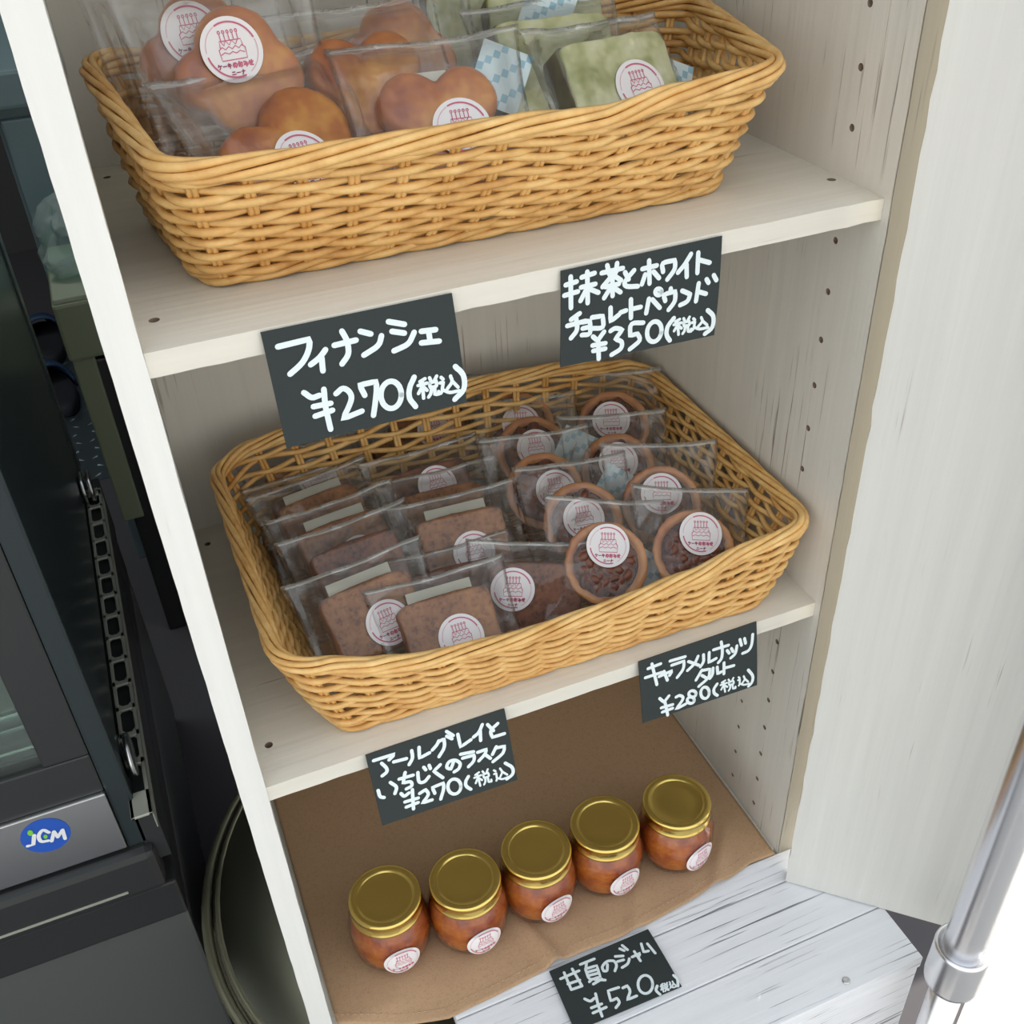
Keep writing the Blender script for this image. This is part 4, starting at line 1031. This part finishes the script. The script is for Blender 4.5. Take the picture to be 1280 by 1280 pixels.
     [441, 899, 441, 903, 441, 907, 440, 911, 439, 914, 439, 917, 437, 920, 436, 923, 435, 926, 433, 928, 432, 930, 430, 932, 428, 933, 426, 934, 424, 935, 422, 935, 419, 935, 417, 935, 415, 934, 412, 933, 410, 932, 408, 930, 405, 928, 403, 926, 401, 923, 399, 921, 396, 917, 394, 914, 392, 911, 391, 907, 389, 903, 387, 899, 386, 895, 385, 891, 384, 887, 383, 882, 382, 878, 382, 874, 381, 870, 381, 865, 381, 861, 381, 857, 382, 853, 382, 850, 383, 846, 384, 843, 385, 840, 386, 837, 388, 835, 389, 832, 391, 830, 393, 829, 394, 828, 397, 827, 399, 826, 401, 826, 403, 825, 405, 826, 408, 827, 410, 828, 412, 829, 415, 830, 417, 832, 419, 835, 422, 837, 424, 840, 426, 843, 428, 846, 430, 850, 432, 853, 433, 857, 435, 861, 436, 865, 437, 869, 439, 874, 439, 878, 440, 882, 441, 887, 441, 891, 441, 895, 441, 899],
     [571, 860, 571, 867, 570, 874, 570, 880, 569, 887, 568, 893, 567, 899, 565, 904, 563, 909, 561, 914, 559, 918, 557, 922, 555, 925, 552, 927, 550, 929, 547, 931, 544, 932, 542, 932, 539, 932, 536, 931, 533, 929, 530, 927, 527, 924, 525, 921, 522, 917, 519, 913, 517, 909, 514, 903, 512, 898, 510, 892, 508, 886, 506, 879, 504, 872, 503, 865, 502, 858, 501, 851, 500, 843, 499, 836, 499, 828, 499, 821, 499, 814, 499, 807, 499, 800, 500, 793, 501, 786, 502, 780, 503, 775, 505, 769, 507, 764, 509, 760, 511, 756, 513, 752, 515, 749, 518, 746, 520, 744, 523, 743, 525, 742, 528, 742, 531, 742, 534, 743, 537, 745, 540, 747, 542, 749, 545, 753, 548, 756, 551, 760, 553, 765, 555, 770, 558, 776, 560, 782, 562, 788, 564, 794, 565, 801, 567, 808, 568, 815, 569, 823, 570, 830, 571, 837, 571, 845, 571, 852, 571, 860],
     [642, 758, 634, 775, 626, 791, 618, 808, 613, 826, 611, 844, 612, 862, 613, 880, 617, 897, 622, 911, 629, 924, 636, 936, 643, 948],
     [916, 700, 927, 730, 939, 760, 949, 790, 956, 818, 959, 846, 958, 872, 955, 897, 951, 917, 945, 933, 937, 945, 927, 955, 919, 966],
     [713, 746, 682, 763],
     [672, 796, 727, 793],
     [697, 760, 711, 931],
     [700, 808, 677, 874],
     [705, 818, 731, 863],
     [741, 748, 751, 780],
     [785, 748, 774, 782],
     [742, 796, 753, 796, 763, 796, 774, 796, 785, 796, 786, 809, 788, 824, 788, 836, 786, 844, 779, 847, 769, 846, 758, 843, 748, 841, 746, 830, 745, 819, 743, 808, 742, 796],
     [758, 842, 757, 857, 757, 873, 756, 887, 754, 900, 752, 910, 749, 917, 745, 924, 742, 932],
     [776, 844, 777, 863, 778, 882, 780, 902, 781, 921, 787, 923, 793, 924, 798, 926, 804, 927, 804, 920, 803, 914, 803, 907, 802, 900],
     [830, 765, 841, 787],
     [826, 811, 830, 812, 834, 812, 838, 812, 843, 812, 842, 828, 841, 843, 840, 858, 840, 873],
     [833, 903, 835, 897, 838, 890, 841, 884, 846, 883, 852, 888, 859, 898, 867, 909, 877, 918, 887, 922, 899, 924, 912, 925, 924, 926],
     [876, 777, 879, 790, 882, 803, 885, 816, 885, 829, 882, 842, 877, 855, 871, 867, 865, 880],
     [884, 821, 917, 893]]),
    ([[0.1796, -0.0266, -0.6107], [0.2738, -0.0261, -0.6107], [0.2744, -0.0831, -0.6107], [0.1779, -0.0815, -0.6107]], 0.00236, 0.00138, 32, [
     [66, 188, 247, 185],
     [118, 118, 113, 410],
     [198, 115, 212, 421],
     [106, 309, 217, 325],
     [113, 410, 213, 423],
     [281, 101, 420, 106],
     [345, 100, 313, 189],
     [305, 199, 332, 204, 358, 209, 385, 214, 411, 219, 407, 266, 402, 311, 398, 357, 394, 402, 369, 398, 342, 396, 318, 390, 302, 373, 296, 340, 298, 295, 302, 246, 305, 199],
     [306, 258, 400, 280],
     [302, 314, 394, 340],
     [321, 386, 287, 409],
     [310, 465, 398, 444],
     [341, 411, 421, 480],
     [503, 269, 496, 293, 488, 318, 481, 340, 473, 355, 466, 358, 458, 354, 451, 348, 444, 342, 445, 324, 445, 305, 447, 287, 453, 271, 464, 255, 479, 241, 495, 230, 510, 225, 526, 226, 542, 234, 557, 245, 568, 258, 573, 276, 575, 297, 575, 320, 571, 340, 565, 359, 556, 376, 545, 393, 535, 410],
     [600, 203, 667, 244],
     [597, 291, 654, 304],
     [704, 322, 696, 339, 688, 356, 679, 372, 669, 384, 655, 393, 640, 398, 623, 402, 607, 406],
     [671, 116, 699, 174],
     [707, 82, 730, 182],
     [734, 315, 755, 314, 776, 313, 797, 311, 818, 310, 810, 321, 802, 332, 793, 343, 785, 354],
     [777, 248, 784, 422],
     [870, 179, 865, 213, 860, 247, 855, 281, 850, 315, 861, 318, 873, 322, 884, 326, 895, 329],
     [920, 217, 938, 402],
     [186, 619, 195, 637, 204, 656, 213, 672, 223, 682, 233, 684, 243, 679, 254, 672, 265, 667],
     [291, 611, 286, 654, 280, 696, 275, 738, 271, 781, 267, 824, 265, 867, 262, 910, 260, 952],
     [206, 780, 302, 785],
     [201, 858, 325, 855],
     [499, 661, 475, 657, 450, 653, 426, 649, 401, 645, 397, 683, 392, 722, 388, 760, 384, 798, 399, 798, 414, 797, 429, 796, 444, 796, 445, 814, 447, 834, 447, 852, 444, 868, 435, 882, 423, 894, 410, 905, 398, 916],
     [528, 691, 539, 690, 550, 689, 562, 687, 573, 686, 574, 709, 576, 732, 576, 755, 572, 778, 562, 802, 547, 827, 531, 851, 516, 875, 539, 875, 561, 876, 584, 876, 606, 876],
     [778, 815, 775, 824, 771, 833, 768, 842, 764, 850, 760, 858, 755, 865, 750, 871, 745, 877, 740, 883, 735, 887, 730, 891, 724, 894, 719, 897, 714, 899, 708, 900, 703, 900, 698, 899, 693, 898, 688, 896, 684, 893, 679, 889, 675, 885, 671, 880, 668, 874, 665, 868, 662, 861, 659, 853, 657, 846, 656, 837, 654, 828, 653, 819, 653, 810, 653, 800, 653, 790, 654, 780, 655, 770, 657, 760, 659, 750, 661, 740, 664, 731, 667, 721, 670, 712, 674, 703, 678, 695, 682, 687, 687, 680, 692, 673, 697, 667, 702, 661, 707, 657, 713, 653, 718, 649, 723, 647, 729, 645, 734, 644, 740, 644, 745, 644, 750, 646, 755, 648, 759, 651, 764, 655, 768, 659, 772, 664, 775, 670, 778, 677, 781, 684, 784, 691, 786, 700, 788, 708, 789, 717, 790, 726, 790, 736, 790, 746, 790, 756, 789, 766, 787, 776, 786, 786, 783, 795, 781, 805, 778, 815],
     [808, 859, 800, 872, 792, 884, 784, 897, 780, 912, 781, 929, 785, 947, 789, 967, 794, 985],
     [983, 812, 987, 830, 991, 848, 995, 866, 995, 886, 991, 908, 985, 931, 977, 954, 970, 977],
     [861, 862, 842, 869],
     [831, 887, 861, 892],
     [850, 869, 832, 970],
     [844, 898, 822, 934],
     [845, 904, 852, 933],
     [875, 867, 876, 887],
     [899, 872, 887, 890],
     [868, 895, 874, 897, 880, 898, 885, 899, 891, 900, 890, 908, 888, 916, 887, 924, 884, 928, 880, 929, 875, 927, 870, 925, 864, 922, 865, 916, 866, 909, 867, 902, 868, 895],
     [870, 924, 867, 933, 864, 942, 862, 950, 859, 957, 856, 963, 853, 967, 850, 970, 847, 974],
     [879, 927, 877, 938, 874, 950, 872, 961, 870, 973, 872, 974, 875, 976, 878, 977, 881, 978, 882, 975, 883, 971, 883, 967, 884, 963],
     [920, 877, 924, 890],
     [911, 906, 913, 906, 916, 906, 918, 906, 921, 906, 918, 915, 915, 925, 912, 934, 910, 943],
     [901, 961, 904, 957, 906, 953, 909, 949, 912, 949, 915, 952, 918, 958, 922, 964, 926, 969, 932, 971, 940, 972, 947, 972, 955, 973],
     [947, 884, 947, 892, 947, 900, 947, 908, 945, 915, 941, 923, 936, 931, 930, 939, 925, 946],
     [946, 911, 955, 953]])]
LBL = ['large black price card reading 270 yen under the upper basket, left', 'black price card reading 350 yen on the upper shelf edge',
       'black price card reading 270 yen on the middle shelf edge above the jars', 'black price card reading 280 yen on the middle shelf edge, right', 'black price card reading 520 yen lying on the white platform']
for (cs, w1, w2, ns, S), lb in zip(CARDS, LBL):
    TL, TR, BR, BL = [Vector(c) for c in cs]
    o = thing('price_card', lb, 'price card', TL, 'handwritten black price cards')
    TL, TR, BR, BL = [p - o.location for p in (TL, TR, BR, BL)]
    nr = (BL - TL).cross(TR - TL).normalized()
    bow = 0.0011 if ns != 36 else 0.0005
    def surf(u, v, TL=TL, TR=TR, BR=BR, BL=BL, nr=nr, bow=bow):
        return TL * (1 - u) * (1 - v) + TR * u * (1 - v) + BR * u * v + BL * (1 - u) * v + nr * bow * math.sin(PI * v) * (0.4 + 0.6 * u)
    bm = bmesh.new(); g = []
    NU, NV = 10, 8
    for s in (0, 1):
        g.append([[bm.verts.new(surf(i / NU, j / NV) - nr * 0.0006 * s) for i in range(NU + 1)] for j in range(NV + 1)])
    for j in range(NV):
        for i in range(NU):
            bm.faces.new((g[0][j][i], g[0][j + 1][i], g[0][j + 1][i + 1], g[0][j][i + 1]))
            bm.faces.new((g[1][j][i], g[1][j][i + 1], g[1][j + 1][i + 1], g[1][j + 1][i]))
    for i in range(NU):
        bm.faces.new((g[0][0][i], g[0][0][i + 1], g[1][0][i + 1], g[1][0][i])); bm.faces.new((g[0][NV][i + 1], g[0][NV][i], g[1][NV][i], g[1][NV][i + 1]))
    for j in range(NV):
        bm.faces.new((g[0][j + 1][0], g[0][j][0], g[1][j][0], g[1][j + 1][0])); bm.faces.new((g[0][j][NU], g[0][j + 1][NU], g[1][j + 1][NU], g[1][j][NU]))
    link('card', finish(bm, 'card', m_card, False), o)
    bm = bmesh.new(); st = pairs(S)
    f = lambda x, y: surf(x / 999, y / 999)
    strokes(bm, st[:ns], w1, f, nr, 0.00025); strokes(bm, st[ns:], w2, f, nr, 0.00025)
    link('lettering', finish(bm, 'lettering', m_chalk, False), o)

# ---------------------------------------------------------------- cold display case at the left
m_pane = film('case_glass', 0.02, (0.75, 0.85, 0.8), 0.02, 0.01, 1.5, 0.0)
m_liner = mat('case_liner', (0.30, 0.33, 0.30), 0.35, 0.4)
XS, YC, FL = -0.1165, 0.25, -1.05
case = thing('display_case', 'black refrigerated display case with steel strip and round blue badge', 'refrigerator', (-0.45, 0.45, FL))
def kp(name, a, b, M, bev=0.002, par=None):
    return box(name, [a[0] + .45, a[1] - .45, a[2] - FL], [b[0] + .45, b[1] - .45, b[2] - FL], M, par or case, bev)
XL = -0.80; YB = 0.86
kp('body', (XL, YC + 0.004, FL + 0.03), (-0.108, YB, -0.735), m_body, 0.004)
kp('plinth', (XL + .02, YC + 0.03, FL), (-0.125, YB - .02, FL + 0.032), m_black)
kp('skirt', (XL, YC + 0.0, -0.735), (-0.1075, YB, -0.68), m_black, 0.003)
kp('bumper', (XL, YC - 0.012, -0.672), (-0.114, YC + 0.02, -0.612), m_black, 0.009)
kp('trim_line', (XL, YC - 0.0128, -0.660), (-0.150, YC - 0.0115, -0.657), m_bar, 0.0002)
kp('steel_strip', (XL, YC - 0.004, -0.606), (-0.1365, YC + 0.006, -0.527), m_steel, 0.0015)
kp('inner_floor', (XL, YC + 0.01, -0.68), (-0.119, YB, -0.63), m_black, 0.002)
kp('lower_frame', (XL, YC, -0.527), (-0.1365, YC + 0.02, -0.478), m_black, 0.002)
kp('corner_post', (-0.1365, YC, -0.612), (XS, YC + 0.03, 0.62), m_gloss, 0.003)
kp('frame_stile', (-0.1750, YC, -0.478), (-0.1365, YC + 0.018, 0.62), m_black, 0.002)
kp('front_glass', (XL, YC + 0.004, -0.478), (-0.1750, YC + 0.009, 0.62), m_pane, 0.0)
kp('inner_liner', (XL + .02, YB - 0.05, -0.60), (-0.16, YB - 0.022, 0.6), m_liner, 0.0)
kp('side_glass', (XS - 0.0115, YC + 0.03, -0.545), (XS - 0.0065, YB - 0.03, 0.62), m_gloss, 0.0)
kp('side_sill', (XS - 0.012, YC + 0.03, -0.63), (XS + 0.0005, YB, -0.56), m_black, 0.001)
kp('rear_post', (XS - 0.02, YB - 0.035, -0.545), (XS - 0.004, YB, 0.62), m_gloss, 0.003)
kp('top_box', (XL, YC, 0.62), (XS, YB, 0.66), m_black, 0.003)
kp('back_wall', (XL, YB - 0.02, -0.63), (XS - 0.02, YB, 0.62), m_wall, 0.0)
for i in range(3):
    z = -0.46 + 0.2 * i
    kp('wire_shelf', (XL + .01, YC + 0.06, z), (-0.19, YB - 0.05, z + 0.006), m_bar, 0.001)
kp('chrome_sill', (XL, YC + 0.02, -0.48), (-0.176, YC + 0.05, -0.466), m_steel, 0.003)
kp('chrome_sill', (XL, YC + 0.055, -0.472), (-0.176, YC + 0.075, -0.455), m_steel, 0.003)
# slotted rail lying along the side sill
def rail():
    bm = bmesh.new(); zt = -0.550; y0, y1 = 0.228, 0.800; n = 14; p = (y1 - y0 - 0.03) / n; xa, xb = -0.1212, -0.1015
    def bx(x0, x1, ya, yb, z0=zt - 0.003, z1=zt):
        b = box_bm((x0 + .45, ya - .45, z0 - FL), (x1 + .45, yb - .45, z1 - FL), 0.0006, 1); me = bpy.data.meshes.new('t'); b.to_mesh(me); b.free(); bm.from_mesh(me); bpy.data.meshes.remove(me)
    bx(xa, xa + 0.0036, y0, y1); bx(xb - 0.0040, xb, y0, y1); bx(xb - 0.0012, xb, y0, y1, zt - 0.022, zt)
    bx(xa, xb, y0, y0 + 0.03); bx(xa, xb, y1 - 0.012, y1)
    for i in range(n):
        y = y0 + 0.03 + p * (i + 1); bx(xa, xb, y - 0.0035, y + 0.0035)
        for sy in (-1, 1):
            for xc, sx in ((xa + 0.0036, 1), (xb - 0.0040, -1)):
                ym = y + sy * 0.0035
                a = [bm.verts.new((xx + .45, yy - .45, zt - 0.0008 - FL)) for xx, yy in ((xc, ym), (xc + sx * 0.0035, ym), (xc, ym + sy * 0.0045))]
                bm.faces.new(a)
    link('slotted_rail', finish(bm, 'slotted_rail', m_bar, False), case)
rail()
kp('rail_backing', (-0.1220, YC + 0.0, -0.64), (-0.1030, YB - .02, -0.557), m_black, 0.0)
for (y, z) in ((0.285, -0.528), (0.780, -0.530)):
    bm = bmesh.new()
    for dx in (0.004, -0.005):
        capped(bm, [(0.020, 0), (0.0215, 0.001), (0.0215, 0.004), (0.020, 0.005)], 32, (0, 0, dx))
    bmesh.ops.rotate(bm, verts=bm.verts[:], matrix=Matrix.Rotation(PI / 2, 3, 'Y'))
    o = link('hinge_disc', finish(bm, 'hinge_disc', m_steel), case); o.location = (XS + 0.000 + .45, y - .45, z - FL)
# blue badge with its letters
bx_ = at(57, 1044.5, 1, YC - 0.004); e1 = (at(87, 1034.5, 1, YC - 0.004) - bx_); 
o = link('badge', None, case)
bm = bmesh.new(); n = 40
P = [at(57 + 32 * math.cos(2 * PI * k / n) * math.cos(.2) + 20.5 * math.sin(2 * PI * k / n) * math.sin(.2), 1044.5 - 32 * math.cos(2 * PI * k / n) * math.sin(.2) + 20.5 * math.sin(2 * PI * k / n) * math.cos(.2), 1, YC - 0.0045) for k in range(n)]
bpy.data.objects.remove(o)
off = Vector((0.45, -0.45, -FL))
va = [bm.verts.new(p + off) for p in P]; vb = [bm.verts.new(p + off + Vector((0, 0.0007, 0))) for p in P]
bm.faces.new(va)
for k in range(n): bm.faces.new((va[k], vb[k], vb[(k + 1) % n], va[(k + 1) % n]))
bmesh.ops.recalc_face_normals(bm, faces=bm.faces[:])
badge = link('badge', finish(bm, 'badge', m_blue, False), case)
bm = bmesh.new(); z2p = lambda x, y: at(x / 3.047, 860 + y / 3.047, 1, YC - 0.0047) + off
strokes(bm, [catmull([(x, y, 0) for x, y in s], 4) for s in []], 0.001, z2p, Vector((0, -1, 0)))
kz = [0.0003]
def pen(s, wd, mi):
    kz[0] += 0.00006
    strokes(bm, [[(p.x, p.y) for p in catmull([(x, y, 0) for x, y in s], 4)] if len(s) > 3 else s], wd, z2p, Vector((0, -1, 0)), kz[0], mi)
pen([(130, 560), (127, 595), (106, 601)], 0.0036, 0); pen([(186, 549), (163, 540), (147, 562), (157, 583), (184, 580)], 0.0034, 0)
for s in ([(197, 582), (205, 545)], [(205, 545), (220, 566)], [(220, 566), (238, 538)], [(238, 538), (248, 572)]): pen(s, 0.0032, 0)
for (cx, cy, r) in ((115, 551, 11), (173, 565, 8)):
    vs = [bm.verts.new(z2p(cx + r * math.cos(2 * PI * k / 16), cy + r * math.sin(2 * PI * k / 16)) + Vector((0, -0.0004, 0))) for k in range(16)]
    bm.faces.new(vs).material_index = 1
link('badge_lettering', finish(bm, 'badge_lettering', [m_badgew, m_green], False), badge)

# ---------------------------------------------------------------- things further back at the left
cab = thing('storage_cabinet', 'blue grey metal cabinet behind the left side of the shelf unit', 'cabinet', (0.15, 1.55, FL))
def gp(root, name, a, b, M, bev=0.003):
    l = root.location; return box(name, [a[i] - l[i] for i in range(3)], [b[i] - l[i] for i in range(3)], M, root, bev)
gp(cab, 'carcass', (-0.118, 1.33, FL), (0.42, 1.8, -0.182), m_cab)
gp(cab, 'door', (-0.112, 1.315, -0.9), (0.15, 1.332, -0.20), m_cab)
gp(cab, 'door', (0.155, 1.315, -0.9), (0.41, 1.332, -0.20), m_cab)
gp(cab, 'top_panel', (-0.13, 1.30, -0.182), (0.43, 1.8, -0.128), m_cab, 0.006)
cr = thing('olive_crate', 'dark box with olive rim and corner post standing in front of the blue grey cabinet', 'box', (0.05, 1.2, FL))
gp(cr, 'box_shell', (-0.090, 1.085, FL), (0.16, 1.295, -0.50), m_black, 0.004)
gp(cr, 'corner_post', (-0.105, 1.075, -0.79), (-0.072, 1.11, -0.49), m_olive, 0.003)
gp(cr, 'box_rim', (-0.108, 1.07, -0.49), (0.165, 1.30, -0.40), m_olive, 0.005)
gp(cr, 'box_lid', (-0.104, 1.074, -0.40), (0.16, 1.296, -0.392), mat('pale_lid', (0.33, 0.36, 0.27), 0.5), 0.002)
# crumpled bag on top
bm = bmesh.new(); bmesh.ops.create_icosphere(bm, subdivisions=4, radius=1)
for v in bm.verts:
    n_ = v.co.normalized(); r = 1 + 0.22 * noise.noise(n_ * 2.2) + 0.12 * abs(noise.noise(n_ * 6)) + 0.05 * noise.noise(n_ * 14)
    v.co = Vector((n_.x * 0.115, n_.y * 0.07, max(-0.036, n_.z * 0.095))) * r
o = link('plastic_bag', finish(bm, 'plastic_bag', m_bag, False)); o.location = (0.016, 1.17, -0.345); tag(o, 'crumpled clear plastic bag on the olive rimmed box', 'bag')
fl = struct(box('floor', (-3.0, -0.22, -1.10), (1.00, 3.2, FL), m_floor, None, 0))
struct(box('ground', (1.00, -6, -1.12), (9, 9, -1.052), m_asph, None, 0))
g2 = struct(box('ground', (-6, -6, -1.12), (1.00, -0.22, -1.052), m_asph, None, 0))
struct(box('wall_back', (-3.0, 3.2, -1.1), (0.62, 3.3, 1.5), m_wall, None, 0))
struct(box('wall_left', (-3.1, -0.22, -1.1), (-3.0, 3.3, 1.5), m_wall, None, 0))
struct(box('wall_right', (0.60, 0.45, -1.1), (0.66, 3.2, 1.5), m_wall, None, 0))
struct(box('ceiling', (-3.1, 0.12, 1.5), (0.66, 3.3, 1.6), m_wall, None, 0))
mt = thing('floor_mat', 'silver blue chequer plate on the dark floor behind the display case', 'mat', (-0.2, 1.9, FL))
gp(mt, 'plate', (-0.45, 1.66, FL), (0.1, 2.35, FL + 0.004), m_plate, 0.001)
bm = bmesh.new()
for j in range(17):
    for i in range(14):
        c = Vector((-0.23 + i * 0.038, -0.22 + j * 0.04, 0.0045)); a = 0.6 if (i + j) % 2 else -0.6
        e = Vector((math.cos(a), math.sin(a), 0)) * 0.014; f = Vector((-math.sin(a), math.cos(a), 0)) * 0.004
        q = [bm.verts.new(c + e), bm.verts.new(c + f), bm.verts.new(c - e), bm.verts.new(c - f)]; t = bm.verts.new(c + Vector((0, 0, .0025)))
        for k in range(4): bm.faces.new((q[k], q[(k + 1) % 4], t))
s = link('raised_lozenges', finish(bm, 'raised_lozenges', m_plate, False), mt); s['kind'] = 'stuff'
def sandal(px, py, rz, label):
    p = at(px, py, 2, FL + 0.03); o = thing('foam_sandal', label, 'sandal', (p.x, p.y, FL + 0.0045), 'blue foam sandals')
    o.rotation_euler = (0, 0, rz)
    n = 40
    def outl(s): return [(0.050 * s * math.cos(2 * PI * k / n) * (1.0 + 0.12 * math.sin(2 * PI * k / n)), 0.125 * s * math.sin(2 * PI * k / n)) for k in range(n)]
    bm = bmesh.new(); R = []
    for s_, z in ((0.94, 0), (1, 0.006), (1, 0.026), (0.93, 0.032), (0.55, 0.028), (0.1, 0.027)): R.append([bm.verts.new((x, y, z)) for x, y in outl(s_)])
    for a, b in zip(R, R[1:]):
        for k in range(n): bm.faces.new((a[k], a[(k + 1) % n], b[(k + 1) % n], b[k]))
    bm.faces.new(list(reversed(R[0]))); bm.faces.new(R[-1]); link('sole', finish(bm, 'sole', m_sole), o)
    bm = bmesh.new(); g = []
    for j in range(9):
        t = j / 8; y = 0.0 + 0.118 * t; wd = 0.054 * math.sqrt(max(0.02, 1 - (y / 0.13) ** 2)) * 1.02; hh = 0.045 * (1 - t ** 2) + 0.03
        g.append([bm.verts.new((wd * math.cos(PI * k / 12), y, 0.012 + (hh) * math.sin(PI * k / 12) ** 0.8)) for k in range(13)])
    for a, b in zip(g, g[1:]):
        for k in range(12): bm.faces.new((a[k], a[k + 1], b[k + 1], b[k]))
    u_ = link('upper', finish(bm, 'upper', m_sandal), o); md = u_.modifiers.new('t', 'SOLIDIFY'); md.thickness = 0.006
sandal(66, 486, 0.25, 'blue foam sandal nearest on the chequer plate')
sandal(57, 425, 0.1, 'blue foam sandal further back in the shadow')
struct(box('sun_blocker', (0.75, 0.60, -1.1), (3.2, 0.72, -0.22), m_wall, None, 0))  # added low blocker, keeps the sun off the floor beside the crate
# white sheet of the tent wall hanging outside beyond the pole
m_sheet = bpy.data.materials.new('tent_sheet'); m_sheet.use_nodes = True
_nt = m_sheet.node_tree; _o = _nt.nodes['Material Output']; _p = _nt.nodes['Principled BSDF']
_p.inputs['Base Color'].default_value = (0.9, 0.9, 0.9, 1); _p.inputs['Roughness'].default_value = 0.8
_t = _nt.nodes.new('ShaderNodeBsdfTranslucent'); _t.inputs[0].default_value = (0.92, 0.92, 0.92, 1); _m = _nt.nodes.new('ShaderNodeMixShader'); _m.inputs[0].default_value = 0.5
_nt.links.new(_p.outputs[0], _m.inputs[1]); _nt.links.new(_t.outputs[0], _m.inputs[2]); _nt.links.new(_m.outputs[0], _o.inputs[0])
sh = thing('tent_sheet', 'glaring white tent sheet hanging outside to the right of the steel pole', 'tent wall', (0.548, -0.143, FL))
bm = bmesh.new(); n = 120; g = []
for j in range(9):
    row = []
    for i in range(n + 1):
        t = i / n * 1.1; k = 0.012 * math.sin(t * 38) + 0.006 * math.sin(t * 91 + j * 0.2)
        row.append(bm.verts.new((t * 0.9 + k * 0.4 * min(1, t * 8), -t * 0.44 + k * 0.8 * min(1, t * 8), 0.01 + 2.0 * j / 8)))
    g.append(row)
for j in range(8):
    for i in range(n): bm.faces.new((g[j][i], g[j][i + 1], g[j + 1][i + 1], g[j + 1][i]))
link('sheet', finish(bm, 'sheet', m_sheet), sh)
bm = bmesh.new(); tube(bm, [v.co for v in []] or [(i / n * 1.1 * 0.9, -i / n * 1.1 * 0.44, 0.012) for i in range(0, n + 1, 4)], 0.008, 8); link('bottom_hem', finish(bm, 'bottom_hem', m_whitesill), sh)
